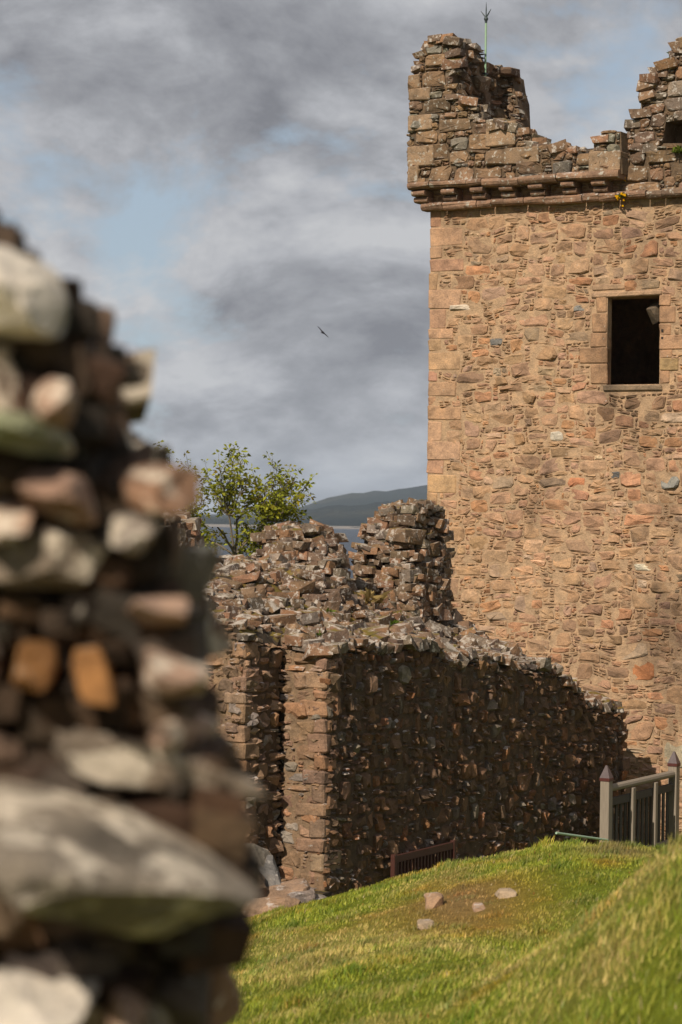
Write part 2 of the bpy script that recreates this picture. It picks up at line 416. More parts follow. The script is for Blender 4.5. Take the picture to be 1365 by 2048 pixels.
# ------------------------------------------------------------------ ground
CREST_X = [-9, -4, -2, -1.1, 0, 1, 2, 3.3, 5, 9, 20]
CREST_Z = [-4.8, -4.5, -4.2, -3.98, -3.66, -3.33, -3.12, -3.11, -3.10, -3.0, -2.9]
def ground_z(x, y):
    x = np.asarray(x, float); y = np.asarray(y, float)
    cz = np.interp(x, CREST_X, CREST_Z); yc = 22.6
    front = -1.65 + (cz + 1.65) * np.clip(y / yc, -0.6, 1)
    front = front + 0.16 * np.sin(np.clip(y / yc, 0, 1) * math.pi) * sstep(0.8, 3, x)
    back = np.interp(y, [yc, yc + 1.2, 25.0, 27.4], [0, 0.09, 0.55, 1.0])
    z = front + (GROUND - cz) * back * (y > yc)
    z = z + 0.93 * np.exp(-((y - 11.0) / 2.7) ** 2) * sstep(0.2, 2.0, x) - 0.28 * np.exp(-((y - 16.0) / 2.4) ** 2) * sstep(0.3, 2.0, x)
    z = z + 0.07 * fbm(x * 0.9, y * 0.6, 11) * sstep(5, 9, y) * (1 - back) + 0.03 * fbm(x * 3, y * 2.2, 12)
    fall = np.maximum.reduce([sstep(46, 62, y), sstep(30, 55, np.abs(x)), sstep(12, 30, -y)])
    return z - 17 * fall
def hit_ground(px, py):
    r = ray(px, py)
    for d in np.arange(6, 30, 0.02):
        p = r * d
        if p[2] < ground_z(p[0], p[1]): return p
    return r * 24
def ax(parts): return np.unique(np.round(np.concatenate([np.arange(a, b + 1e-6, s) for a, b, s in parts]), 4))
gx = ax([(-70, -6, 2.0), (-6, 7, 0.16), (7, 70, 2.0)]); gy = ax([(-40, 0, 2.0), (0, 7, 0.5), (7, 30, 0.16), (30, 72, 1.5)])
GX, GY = np.meshgrid(gx, gy, indexing='ij'); GZ = ground_z(GX, GY)
GV = np.c_[GX.ravel(), GY.ravel(), GZ.ravel()]; ny = len(gy)
GF = [[i * ny + j, (i + 1) * ny + j, (i + 1) * ny + j + 1, i * ny + j + 1] for i in range(len(gx) - 1) for j in range(ny - 1)]
ROCKY = hit_ground(930, 1800); BARE2 = hit_ground(1240, 1708); TRAIL = [hit_ground(*q) for q in ((1340, 1720), (1180, 1830), (1040, 1930))]
TRAIL2 = [hit_ground(*q) for q in ((760, 1830), (660, 1900), (560, 1985))]
def seg_d(x, y, pts):
    best = np.full(np.shape(x), 99.0)
    for a, b in zip(pts[:-1], pts[1:]):
        ab = (b - a)[:2]; t = np.clip(((x - a[0]) * ab[0] + (y - a[1]) * ab[1]) / (ab @ ab), 0, 1)
        best = np.minimum(best, np.hypot(x - a[0] - t * ab[0], y - a[1] - t * ab[1]))
    return best
def turf(x, y):
    """dryness, moss and bare soil of the turf at a point"""
    dry = 0.36 + 1.2 * fbm(x * 0.9, y * 0.45, 21) + 0.8 * fbm(x * 3.4, y * 1.7, 22)
    dry = dry + 0.60 * np.exp(-(seg_d(x, y, TRAIL) / 0.30) ** 2) + 0.60 * np.exp(-(seg_d(x, y, TRAIL2) / 0.35) ** 2)
    moss = np.exp(-(((x - ROCKY[0]) / 0.75) ** 2 + ((y - ROCKY[1]) / 2.4) ** 2)) * 1.0 + 0.75 * np.clip(fbm(x * 1.3, y * 0.8, 31) - 0.12, 0, 1) * 2
    bare = np.exp(-(((x - ROCKY[0] + .05) / 0.42) ** 2 + ((y - ROCKY[1]) / 1.5) ** 2)) * 0.75 + 0.7 * np.exp(-(((x - BARE2[0]) / 0.35) ** 2 + ((y - BARE2[1]) / 1.0) ** 2))
    return np.clip(dry, 0, 1), np.clip(moss, 0, 1), np.clip(bare, 0, 1)
def turf_col(x, y, rnd):
    dry, moss, bare = turf(x, y)
    g = np.array([.115, .160, .012]); g2 = np.array([.285, .29, .028]); st = np.array([.46, .34, .12]); mo = np.array([.36, .19, .02]); so_ = np.array([.27, .17, .085])
    k = (rnd * 0.9 + dry * 0.85 - 0.66); k = np.clip(k, 0, 1)[:, None]
    c = g + (g2 - g) * rnd[:, None]
    c = c + (st - c) * k ** 1.3
    c = c + (mo - c) * np.clip(moss - 0.25, 0, 0.8)[:, None]
    c = c + (so_ - c) * np.clip(bare, 0, .85)[:, None]
    return c
def ground_material():
    m, nt, out = M_new('turf'); n = NT(nt)
    a = n.N('ShaderNodeAttribute'); a.attribute_name = 'tint'
    geo = n.N('ShaderNodeNewGeometry')
    f = n.noise(9, 8, 0.7, geo.outputs['Position'])
    c = n.mix(1.0, a.outputs['Color'], n.ramp(f, [(.3, (.55, .55, .5)), (.7, (1.1, 1.1, 1.05))]), 'MULTIPLY')
    p = n.N('ShaderNodeBsdfPrincipled'); n.L(c, p.inputs['Base Color']); p.inputs['Roughness'].default_value = 1.0; p.inputs['Specular IOR Level'].default_value = 0.1
    n.L(n.bump(f, 0.8, 0.05), p.inputs['Normal']); n.L(p.outputs[0], out.inputs[0]); return m
MAT['turf'] = ground_material()
g = new_obj('ground', GV, GF, MAT['turf'], None, (0, 0, 0), turf_col(GV[:, 0], GV[:, 1], np.full(len(GV), 0.35)) * 0.8, smooth=True)
g['kind'] = 'structure'; g['label'] = 'grassy mound falling away to the castle courtyard'

# ------------------------------------------------------------------ loch and far hills
LAKE = -17.0
def water_material():
    m, nt, out = M_new('loch_water'); n = NT(nt)
    geo = n.N('ShaderNodeNewGeometry'); mp = n.N('ShaderNodeMapping'); mp.inputs['Scale'].default_value = (0.35, 0.10, 1); n.L(geo.outputs['Position'], mp.inputs[0])
    h = n.noise(0.6, 6, 0.6, mp.outputs[0])
    p = n.N('ShaderNodeBsdfPrincipled'); p.inputs['Base Color'].default_value = (0.018, 0.026, 0.042, 1); p.inputs['Roughness'].default_value = 0.42
    p.inputs['IOR'].default_value = 1.33; p.inputs['Specular IOR Level'].default_value = 0.5
    n.L(n.bump(h, 1.0, 4.0), p.inputs['Normal']); n.L(p.outputs[0], out.inputs[0]); return m
o = new_obj('loch', [(-9000, -3000, LAKE), (9000, -3000, LAKE), (9000, 12000, LAKE), (-9000, 12000, LAKE)], [[0, 1, 2, 3]], water_material())
o['kind'] = 'structure'; o['label'] = 'dark slate blue water of the loch'
def hill_material(name, c0, c1, c2):  # the dark colours passed in include cloud shadow over the hills
    m, nt, out = M_new(name); n = NT(nt)
    geo = n.N('ShaderNodeNewGeometry'); mp = n.N('ShaderNodeMapping'); mp.inputs['Scale'].default_value = (1, .5, 3.5); n.L(geo.outputs['Position'], mp.inputs[0])
    f = n.noise(0.0045, 6, 0.6, mp.outputs[0]); f2 = n.noise(0.05, 5, 0.7, geo.outputs['Position'])
    c = n.ramp(f, [(.38, c0), (.52, c1), (.62, c2)])
    c = n.mix(1.0, c, n.ramp(f2, [(.3, (.6, .6, .6)), (.7, (1.3, 1.3, 1.3))]), 'MULTIPLY')
    p = n.N('ShaderNodeBsdfDiffuse'); n.L(c, p.inputs['Color']); n.L(n.bump(f2, 0.8, 12), p.inputs['Normal']); n.L(p.outputs[0], out.inputs[0]); return m
def hill(name, label, pxs, pys, D0, D1, mat, seed, back=900):
    nx, nd = 260, 26
    xs = np.linspace(min(pxs), max(pxs), nx); V = []
    for j in range(nd):
        k = j / (nd - 1)
        for i, px in enumerate(xs):
            D = D0 + (D1 - D0) * k
            top = ray(px, float(np.interp(px, pxs, pys)))[2] * D1
            if k <= 1: z = LAKE - 1 + (top - LAKE + 1) * (0.04 + 0.96 * k ** 0.9 if k > 0 else 0)
            x = (px - 682.5) / FPX * (D if D0 > 1e9 else D1 * 0.35 + D * 0.65)
            z += (fbm(x * 0.006, D * 0.004, seed, 5) * 9 * k * (1 - .5 * k)) + (abs(vnoise(x * 0.09, D * .05, seed + 3)) * 6.0 * k)
            V.append((x, D + 90 * float(vnoise(x * .004, 0.3, seed)) , z))
    for i, px in enumerate(xs): V.append((V[(nd - 1) * nx + i][0] * 1.1, D1 + back, LAKE - 3))
    F = [[j * nx + i, j * nx + i + 1, (j + 1) * nx + i + 1, (j + 1) * nx + i] for j in range(nd) for i in range(nx - 1)]
    o = new_obj(name, V, F, mat, smooth=False); o['kind'] = 'structure'; o['label'] = label; return o
hill('wooded_hill', 'low wooded hill along the far shore', [-2500, -300, 200, 420, 560, 620, 660, 700, 760, 853, 1000, 1300, 2200, 3600], [1010, 1030, 1036, 1040, 1036, 1026, 1018, 1014, 1010, 1006, 1000, 1003, 985, 990], 2450, 3100,
     hill_material('forest_dark', (.012, .017, .014), (.018, .023, .017), (.036, .036, .022)), 5)
hill('far_hill', 'higher forested hill rising behind the near shore hill', [-2500, -300, 300, 520, 590, 640, 690, 740, 790, 853, 1000, 1300, 2200, 3600], [1022, 1026, 1034, 1032, 1020, 1003, 990, 988, 981, 974, 955, 930, 950, 985], 3150, 4400,
     hill_material('forest_blue', (.014, .020, .016), (.020, .026, .019), (.036, .038, .024)), 9)
V, F = [], []
for i, px in enumerate(np.linspace(-2500, 3600, 160)):     # pale shingle beach along the far shore
    x = (px - 682.5) / FPX * 2445; y0 = 2442 + 40 * float(vnoise(i * .21, 0.2, 4))
    V += [(x, y0 - 18, LAKE - .6), (x, y0 + 26, LAKE + 2.6)]
F = [[2 * i, 2 * i + 2, 2 * i + 3, 2 * i + 1] for i in range(159)]
o = new_obj('shore', V, F, plain_material('shingle', (.20, .17, .14), .95, .3, 0.05)); o['kind'] = 'structure'; o['label'] = 'pale shingle line of the far shore'

# ------------------------------------------------------------------ the tower
TW = thing('castle_tower', 'tall square tower house of tan and orange rubble stone with broken parapet', 'tower', FP(0, GROUND))
uL = fac(859, 700)[0]; uR = uL + 7.2
zS = fac(868, 416)[1]                                       # underside of the lower string course
wu0, wz1 = fac(1216, 593); wu1, wz0 = fac(1319, 768)
def slab(u0, u1, z0, z1, d0, d1):                           # d measured inwards from the face
    return box_axes(FP((u0 + u1) / 2, (z0 + z1) / 2, -(d0 + d1) / 2), U * (u1 - u0) / 2, ZZ * (z1 - z0) / 2, NRM * (d1 - d0) / 2)
bb = GROUND - 0.8; zt = fac(1245, 395)[1] + 0.1
RV, sp = .16, .55                                           # reveal depth, then the opening splays
cores = [slab(uL, wu0, bb, zt, 0, RV), slab(wu1, uR, bb, zt, 0, RV), slab(wu0, wu1, bb, wz0, 0, RV), slab(wu0, wu1, wz1, zt, 0, RV),
         slab(uL, wu0 - sp, bb, zt, RV, 1.1), slab(wu1 + sp, uR, bb, zt, RV, 1.1), slab(wu0 - sp, wu1 + sp, bb, wz0 - .1, RV, 1.1), slab(wu0 - sp, wu1 + sp, wz1 + .05, zt, RV, 1.1),
         slab(uL, uL + 1.2, bb, zt, 1.1, 7.2), slab(uR - 1.0, uR, bb, zt, 1.1, 7.2), slab(uL + 1.2, uR - 1.0, bb, wz0 - .9, 1.1, 7.2), slab(uL + 1.2, uR - 1.0, wz1 + .7, zt, 1.1, 7.2), slab(uL + 1.2, uR - 1.0, wz0 - .9, wz1 + .7, 4.2, 7.2)]
V, F, T = join([(v, f, (1, 1, 1)) for v, f in cores])
new_obj('mortar_wall', V, F, MAT['mortar'], TW, TW['_at'])
tb = Bag(); r = np.random.default_rng(21)
# window dressings
SURR = []
def ashlar(px0, py0, px1, py1, proud=0.018, deep=0.22, col=(.40, .235, .14), name='dressed_stone', parent=TW, off=0.0, mat='tower', side=None):
    u0, z1 = fac(px0, py0, off); u1, z0 = fac(px1, py1, off)
    SURR.append((u0, z0, u1, z1))
    cu, cz = (u0 + u1) / 2, (z0 + z1) / 2
    V, F = bev_axes(FP(cu, cz, off + (proud - deep) / 2), U * ((u1 - u0) / 2 - .005), ZZ * ((z1 - z0) / 2 - .005), NRM * ((proud + deep) / 2), 0.014, 0.008)
    return new_obj(name, V, F, MAT[mat], parent, FP(cu, cz, off), np.array(col) * r.uniform(.85, 1.15))
WIN = new_obj('window', *bev_axes(FP((wu0 + wu1) / 2, wz0 - .05, -.12), U * ((wu1 - wu0) / 2 + .05), ZZ * .046, NRM * .15, .016, .008), MAT['tower'], TW, FP(wu0, wz0), np.array((.24, .175, .115)))
WIN['label'] = 'open rectangular window with no glass'
SURR.append((wu0 - .1, wz0 - .13, wu1 + .12, wz0))
for y0, y1, x0 in ((593, 625, 1194), (625, 665, 1185), (666, 695, 1181), (696, 727, 1160), (728, 769, 1182)):
    ashlar(x0, y0, 1215.5, y1, name='jamb_stone', parent=WIN, col=(.35, .215, .125), deep=RV + .01)
for y0, y1, x1 in ((590, 613, 1342), (613, 646, 1352), (647, 670, 1344), (670, 699, 1372), (699, 716, 1346), (717, 741, 1358), (741, 768, 1340)):
    ashlar(1319.5, y0, x1, y1, name='jamb_stone', parent=WIN, col=(.345, .21, .125) if y0 != 717 else (.38, .26, .13), deep=RV + .01)
ashlar(1184, 584, 1326, 592, name='lintel', parent=WIN, proud=.03, deep=.3, col=(.33, .22, .14))
ashlar(1184, 569, 1252, 579, name='lintel', parent=WIN, proud=.02, col=(.36, .24, .15))
for px, py in ((1326, 661), (1326, 676), (1326, 731)):  # small dark blocks painted as the shade inside bar holes
    u_, z_ = fac(px, py); new_obj('bar_hole_shade', *slab(u_ - .017, u_ + .017, z_ - .018, z_ + .018, -.024, .02), plain_material('hole_shade', (.02, .014, .01), .9), WIN, FP(u_, z_))
V, F = ROCKS[11]; uu, zz_ = fac(1300, 628)         # broken masonry hanging inside the window head
new_obj('broken_stone', FP(uu - .02, zz_ + .03, -.26) + (V * (.10, .09, .17)) @ rotm(.2, -.6, .3).T, F, MAT['tower'], WIN, FP(uu, zz_, -.55), np.array((.13, .10, .07)))
for (x0, y0, x1, y1, c) in ((898, 606, 972, 622, (.58, .49, .38)), (1268, 1127, 1308, 1141, (.52, .47, .36)), (1328, 1484, 1392, 1534, (.42, .36, .25)), (1222, 943, 1241, 957, (.11, .105, .10)), (1136, 954, 1172, 975, (.43, .19, .10)), (1320, 952, 1360, 978, (.24, .235, .21)), (1100, 862, 1128, 882, (.47, .42, .34)), (980, 676, 1006, 692, (.15, .145, .135)), (1262, 1322, 1310, 1360, (.44, .19, .085)), (1148, 610, 1170, 624, (.20, .195, .18))):
    a_, b_ = fac(x0, y1), fac(x1, y0); SURR.append((a_[0], a_[1], b_[0], b_[1]))
    V, F = face_stone((a_[0], a_[1], b_[0], b_[1]), r, .004, .016, .12, 0.0)
    new_obj('stone', F0 + np.outer(V[:, 0], U) + np.outer(V[:, 1], ZZ) + np.outer(V[:, 2], NRM), F, MAT['tower'], TW, FP(*a_), np.array(c))
# corner stones
z = zS - .02; k = 0
while z > bb + .3:
    h = r.uniform(.14, .34); w = (r.uniform(.34, .62) if k % 2 else r.uniform(.14, .34)); k += 1
    V, F = bev_axes(FP(uL + w / 2 - .012, z - h / 2, -.2), U * w / 2, ZZ * (h / 2 - .004), NRM * .209, r.uniform(.008, .022), .009)
    SURR.append((uL - .02, z - h, uL + w, z))
    new_obj('corner_stone', V, F, MAT['tower'], TW, FP(uL, z - h, 0), pick([(3, (.40, .255, .155)), (1, (.40, .23, .15)), (1, (.34, .22, .13))], r)); z -= h
zlow = GROUND - .3; H = zS - zlow
def tmask(u, z):
    u = u + uL; z = z + zlow
    if wu0 - .01 < u < wu1 + .01 and wz0 - .02 < z < wz1 + .02: return False
    for a, b, c, d in SURR:
        if a - .012 < u < c + .012 and b - .012 < z < d + .012: return False
    return True
def stain(u, z):
    u = u + uL; z = z + zlow; s = 1.0
    a = math.exp(-((u - (wu0 + wu1) / 2) / .5) ** 2) * sstep(wz0 - 1.3, wz0 - .1, z) * (z < wz0); s -= .6 * float(a)
    s -= .30 * float(np.clip(fbm(u * .7 + 3, z * .35, 41) * 1.6, 0, 1)) * float(sstep(1.8, 3.4, u - uL))
    s -= .22 * math.exp(-((u - uL - 2.9) / .35) ** 2) * float(sstep(wz1, zS, z))
    pu, pz = fac(1064, 1110); s += .5 * math.exp(-((u - pu) / .2) ** 2 - ((z - pz) / .5) ** 2)
    return max(.4, s + .12 * float(fbm(u * .8, z * .8, 44)))
rects = pack(uR - uL, H, (.045, .040), tmask, [(7, 11, 4, 6, 1300), (5, 9, 3, 5, 3600), (4, 7, 3, 4, 6000), (4, 7, 2, 3, 9000), (3, 5, 2, 3, 14000), (3, 6, 1, 2, 9000), (2, 3, 1, 2, 9000)], r)
lay(tb, rects, FP(uL, zlow), U, ZZ, NRM, PAL_TOWER, 'tower', r, .006, .014, .10, stain, warp=.07)
print('tower stones', len(rects))
side = pack(7.2, H, (.07, .06), lambda a, b: True, [(5, 8, 3, 5, 1500), (3, 6, 2, 4, 5000), (3, 5, 2, 2, 6000), (2, 4, 1, 2, 6000)], r)
lay(tb, side, FP(uR, zlow), -NRM, ZZ, U, PAL_TOWER, 'tower', r, .008, .016, .10, None, .01, .06)
# string courses and corbels
def moulding(u0, u1, z, off, rad, name, col, out=.0):
    pts = [(0, -rad * 1.0), (off - rad * .55, -rad * 1.0)] + [(off - rad * .3 + rad * math.cos(t), rad * math.sin(t)) for t in np.linspace(-1.2, 1.25, 6)] + [(0, rad * 1.0)]
    V, F = prism(pts, NRM, ZZ, FP(u0 + .003, z + r.normal(0, .007), -.05 + r.normal(0, .008)), U * (u1 - u0 - r.uniform(.004, .02)))
    V = V + np.array([(NRM * a + ZZ * b) * .014 for a, b in zip(vnoise(V @ U * 6, V[:, 2] * 30, 81), vnoise(V @ U * 5, V[:, 2] * 26, 82))])
    new_obj(name, V, F, MAT['parapet'], TW, FP(u0, z), np.array(col) * r.uniform(.8, 1.2))
zU = fac(1000, 362, .3)[1]; zL = fac(1000, 406, .12)[1]
uA = fac(817, 370, .34)[0]; uStep = fac(1243, 345, .3)[0]
u = uA
while u < uStep - .05:
    w = min(r.uniform(.25, .7), uStep - u); w = uStep - u if uStep - u - w < .2 else w
    moulding(u, u + w, zU, .40, .058, 'string_course', (.25, .155, .10)); u += w
u = uL - .10
while u < uR - .1:
    w = min(r.uniform(.25, .7), uR - u)
    if not (uStep - .1 < u < uStep + .12): moulding(u, u + w, zL, .20, .062, 'string_course', (.28, .17, .11) if u < uStep else (.20, .135, .09))
    u += w
for px0, px1 in ((826, 853), (885, 912), (943, 969), (1001, 1028), (1059, 1088), (1124, 1151), (1185, 1213)):
    a, b = fac(px0, 380, .25)[0], fac(px1, 380, .25)[0]
    z0 = zL + .065; hh = (zU - .06 - z0) / 2
    root = None
    for lv, dep in ((1, .36), (0, .26)):
        zz0 = z0 + lv * hh
        pts = [(0, zz0 + .002), (dep - .10, zz0 + .002)] + [(dep - hh * .55 + hh * .55 * math.cos(t), zz0 + hh * .5 + hh * .47 * math.sin(t)) for t in np.linspace(-1.35, 1.4, 6)] + [(0, zz0 + hh - .004)]
        V, F = prism(pts, NRM, ZZ, FP(a + .004 * lv, 0, -.04), U * (b - a - .008 * lv))
        ob = new_obj('corbel' if root is None else 'corbel_tier', V, F, MAT['parapet'], TW if root is None else root, FP(a, z0 + hh), np.array((.27, .165, .11)) * r.uniform(.75, 1.2))
        root = root or ob
# wall strip between the two string courses
new_obj('mortar_band', *slab(uL, uStep + .1, zt - .1, zU + .03, .02, .5), MAT['mortar'], TW, FP(uL, zt))
band = pack(uStep - uL, zU - zL - .12, (.05, .045), lambda a, b: True, [(3, 6, 2, 4, 400), (2, 4, 1, 2, 600)], r)
lay(tb, band, FP(uL, zL + .06, -.02), U, ZZ, NRM, PAL_TOWER, 'tower', r, .008, .015, .1, lambda a, b: .85)
# parapet and broken turret
def poly_fac(pts, off): return [fac(x, y, off) for x, y in pts]
def ruin_slab(pts, off, thick, name, mat, pal, top_ids, cell=(.06, .052), rocks=(.18, .34), stainf=None, holes=(), label=None):
    pl = poly_fac(pts, off)
    V, F = prism(pl, U, ZZ, F0 + NRM * (off - .045), -NRM * (thick - .03))
    o = new_obj(name, V, F, MAT['dark_mortar'], TW, FP(pl[0][0], pl[0][1], off))
    if label: o['label'] = label
    us = [p[0] for p in pl]; zs = [p[1] for p in pl]; u0, z0 = min(us), min(zs)
    rc = pack(max(us) - u0, max(zs) - z0, cell, lambda a, b: inside(pl, a + u0, b + z0), [(6, 10, 4, 5, 200), (4, 8, 3, 4, 800), (3, 6, 2, 3, 3000), (2, 5, 2, 2, 4000), (2, 5, 1, 1, 4000), (1, 2, 1, 1, 3000)], r)
    lay(tb, rc, FP(u0, z0, off - .03), U, ZZ, NRM, pal, mat, r, .005, .032, .14, stainf, warp=.03)
    for a, b in zip(top_ids[:-1], top_ids[1:]):
        p, q = np.array(pl[a]), np.array(pl[b]); L = np.linalg.norm(q - p); nn = max(1, int(L / .13))
        for i in range(nn):
            for dd in np.arange(.06, thick, .17):
                c = p + (q - p) * (i + r.uniform(.1, .9)) / nn; s = r.uniform(*rocks)
                rock_at(tb, FP(c[0] + r.normal(0, .012), c[1] - .03 + r.normal(0, .02), off - dd - r.uniform(0, .05)), (s, s * r.uniform(.7, 1.1), s * r.uniform(.35, .55)), r, PAL_RUBBLE, 'rubble', .15, -YAW)
    return pl
PB = [(817, 374), (817, 150), (834, 148), (836, 112), (862, 74), (903, 72), (906, 112), (900, 168), (907, 196), (940, 206), (946, 240), (986, 243), (1030, 256), (1058, 266), (1062, 289), (1130, 297), (1180, 301), (1199, 299), (1201, 262), (1240, 262), (1243, 347)]
ruin_slab(PB, .31, .55, 'parapet', 'parapet', PAL_PARAPET, list(range(2, 19)), label='corbelled parapet wall broken down to a ragged edge')
for (x0, y0, x1, y1) in ((817, 150, 842, 176), (817, 176, 862, 201), (817, 230, 866, 260), (817, 292, 868, 331), (817, 331, 840, 365), (1178, 304, 1242, 342), (1010, 298, 1078, 326), (970, 246, 1032, 291)):
    ashlar(x0, y0, x1, y1, proud=.028, deep=.3, col=(.27, .185, .115), name='parapet_block', off=.30, mat='parapet')
# turret: side wall running back behind the front, with its return
uT0, uT1 = fac(820, 200, .31)[0], fac(905, 150, .31)[0] - .06
zT = fac(880, 82, 0)[1]; zTb = zU + .05; E = -NRM
side_top = [(.24, zT - .02), (.7, zT - .06), (.9, zT - .20), (1.5, zT - .22), (1.75, zT - .30)]
pl = [(.24, zTb), *side_top, (1.75, zTb)]
V, F = prism(pl, E, ZZ, F0 + U * uT0, U * (uT1 - uT0)); new_obj('turret_side', V, F, MAT['dark_mortar'], TW, FP(uT0, zTb))
rc = pack(1.5, zT - zTb, (.06, .055), lambda a, b: inside(pl, a + .24, b + zTb), [(4, 7, 3, 5, 300), (3, 5, 2, 3, 900), (2, 4, 1, 2, 1500)], r)
lay(tb, rc, F0 + U * uT1 + E * .24 + ZZ * zTb, E, ZZ, U, PAL_PARAPET, 'parapet', r, .012, .07, .22)
for i in range(26):
    a = r.uniform(.2, 1.75); rock_at(tb, F0 + U * r.uniform(uT0 + .08, uT1) + E * a + ZZ * (np.interp(a, [p[0] for p in side_top], [p[1] for p in side_top]) + r.uniform(-.04, .03)), np.array((.32, .22, .12)) * r.uniform(.7, 1.1), r, PAL_RUBBLE, 'rubble', .15, -YAW)
pr = [(uT1 - .1, zTb), (uT1 - .1, zT - .30), (uT1 + .16, zT - .32), (uT1 + .20, zT - .55), (uT1 + .27, zT - .75), (uT1 + .30, zT - 1.2), (uT1 + .33, zTb)]
V, F = prism(pr, U, ZZ, F0 + E * 1.62, E * .45); new_obj('turret_return', V, F, MAT['dark_mortar'], TW, FP(uT1, zTb, -1.6))
rc = pack(.45, zT - zTb, (.05, .045), lambda a, b: inside(pr, a + uT1 - .1, b + zTb), [(3, 5, 2, 4, 200), (2, 4, 1, 2, 600)], r)
lay(tb, rc, F0 + U * (uT1 - .1) + ZZ * zTb + E * 1.62, U, ZZ, NRM, PAL_PARAPET, 'parapet', r, .008, .03, .14)
for i in range(22):
    zz0 = r.uniform(zTb + .3, zT - .3); rock_at(tb, F0 + U * (np.interp(-zz0, [-p[1] for p in pr[1:]], [p[0] for p in pr[1:]]) - .02) + ZZ * zz0 + E * r.uniform(1.68, 2.0), np.array((.16, .2, .09)) * r.uniform(.7, 1.3), r, PAL_PARAPET, 'rubble', .12, -YAW)
rock_at(tb, F0 + U * (uT1 + .02) + E * 1.45 + ZZ * (zT - .28), (.62, .42, .13), r, PAL_PARAPET, 'rubble', .05, -YAW)
# upper wall right of the parapet step, climbing to a ruined gable with a dark niche
W1 = [(1246, 395), (1246, 292), (1325, 286), (1560, 283), (1560, 395)]
ruin_slab(W1, .02, .8, 'upper_wall', 'parapet', PAL_PARAPET, [1, 2], stainf=lambda a, b: .95)
W2 = [(1247, 291), (1262, 262), (1268, 232), (1290, 210), (1299, 152), (1330, 130), (1344, 118), (1349, 92), (1368, 84), (1420, 60), (1560, 50), (1560, 236), (1372, 238), (1330, 242), (1324, 285)]
ruin_slab(W2, .03, .75, 'gable_wall', 'rubble', PAL_RUBBLE, list(range(0, 11)), rocks=(.2, .42), label='ragged gable end climbing in loose steps')
new_obj('niche_back', *slab(fac(1322, 260)[0], fac(1560, 260)[0], fac(1340, 288)[1], fac(1340, 236)[1], .5, .75), MAT['dark_mortar'], TW, FP(3, 5))
tb.build(TW, 'stone', 'small_stones', 300)

# ------------------------------------------------------------------ lightning conductor on the turret
rp = F0 + U * (uT1 + .10) + E * .75
rp = hit(971, 155, rp, NRM); top = rp.copy(); top[2] = hit(970, 38, rp, NRM)[2]
LR = thing('lightning_conductor', 'thin green copper lightning conductor with three spikes on the broken turret', 'lightning rod', rp - (0, 0, .12))
V, F = tube([rp - (0, 0, .12), top], .017, 8); new_obj('pole', V, F, plain_material('verdigris', (.25, .38, .24), .6, .25, 6), LR, LR['_at'], smooth=False)
ir = plain_material('blackened_copper', (.035, .05, .05), .5, .3)
bm = bmesh.new(); bmesh.ops.create_uvsphere(bm, u_segments=14, v_segments=9, radius=.036)
bm.verts.index_update(); V = np.array([q.co[:] for q in bm.verts]); F = [[q.index for q in f.verts] for f in bm.faces]; bm.free()
new_obj('ball', V + top, F, ir, LR, top, smooth=True)
V, F = tube([top - (0, 0, .07), top - (0, 0, .03)], [.018, .024], 8); new_obj('collar', V, F, ir, LR, top)
for dx, hh in ((0, .27), (-.095, .135), (.09, .155)):
    V, F = tube([top + (0, 0, .02), top + U * dx * .5 + (0, 0, hh * .55), top + U * dx + (0, 0, hh)], [.011, .011, .003], 6); new_obj('spike', V, F, ir, LR, top)
V, F = bev_axes(rp + (0, 0, .06), U * .03, NRM * .05, ZZ * .012, .004); new_obj('bracket', V, F, ir, LR, rp)
V, F = boulder_mesh(5, 2); rk = new_obj('ledge_stone', rp - np.array((0, 0, .12)) + (V * (.24, .26, .12)) @ rotm(0, 0, -YAW).T - (0.12, 0, 0.0), F, MAT['parapet'], TW, rp, np.array((.22, .16, .11)))

# ------------------------------------------------------------------ the courtyard ruin
RW = thing('ruined_wall', 'broken courtyard wall of dark brown rubble with heaped stones on top', 'ruin', ST(0, 0, GROUND))
ES = [-1.2, 0, 1.2, 2.5, 3.0, 4.45, 6.1, 6.7, 7.3, 8.0, 8.7]
EZ = [-1.35, -1.58, -1.60, -1.60, -1.84, -1.96, -2.12, -2.32, -2.66, -2.74, -2.86]
BS = [-1.2, 0, 1.3, 2.4, 3.6, 4.6, 6.2, 7, 8, 8.8]
BZ = [-1.06, -.98, -.76, -.66, -.95, -1.30, -1.38, -1.72, -2.1, -2.6]
def top_h(s, t):
    e, b = np.interp(s, ES, EZ), np.interp(s, BS, BZ)
    h = e + (b - e) * float(sstep(-.1, 2.3, t))
    h += .09 * float(fbm(s * 2.1, t * 2.1, 61))
    wob = .12 * float(vnoise(s * 4, t * 4, 62))
    # two standing stumps of the rear wall
    if 2.9 + wob < s < 3.85 and 1.55 + .62 * max(0, s - 2.95) < t < 2.68 + wob: h = max(h, -.22 - .45 * max(0, (2.3 - t)) / .6 - .1 * abs(s - 3.5) - .05 * max(0, t - 2.3) + wob * .4)
    if 4.95 + wob < s < 5.95 + wob and 1.55 + wob * .5 < t < 2.46: h = max(h, (.08 if t < 2.02 else (-.14 if t < 2.22 else (-.40 if t < 2.36 else -.62))) - .10 * max(0, s - 5.4) + wob * .35 + .06 * float(vnoise(s * 5, t * 7, 8)))
    if t > 2.78 + wob * .4 and -.3 < s < 1.48: h = max(h, -.10 + wob * .25 - .03 * s)
    if s < 0 and t < .75: h -= .45 * max(0, (.75 - t)) / .25 * .5
    return h
PT = .60; PS = 0.80                                           # the pier face steps back from the wall on its left
def in_dom(s, t): return (0.01 <= s <= 8.7 and 0 <= t <= (3.7 if s < 1.75 else 2.8)) or (-PS <= s < 0.01 and PT <= t <= 3.7)
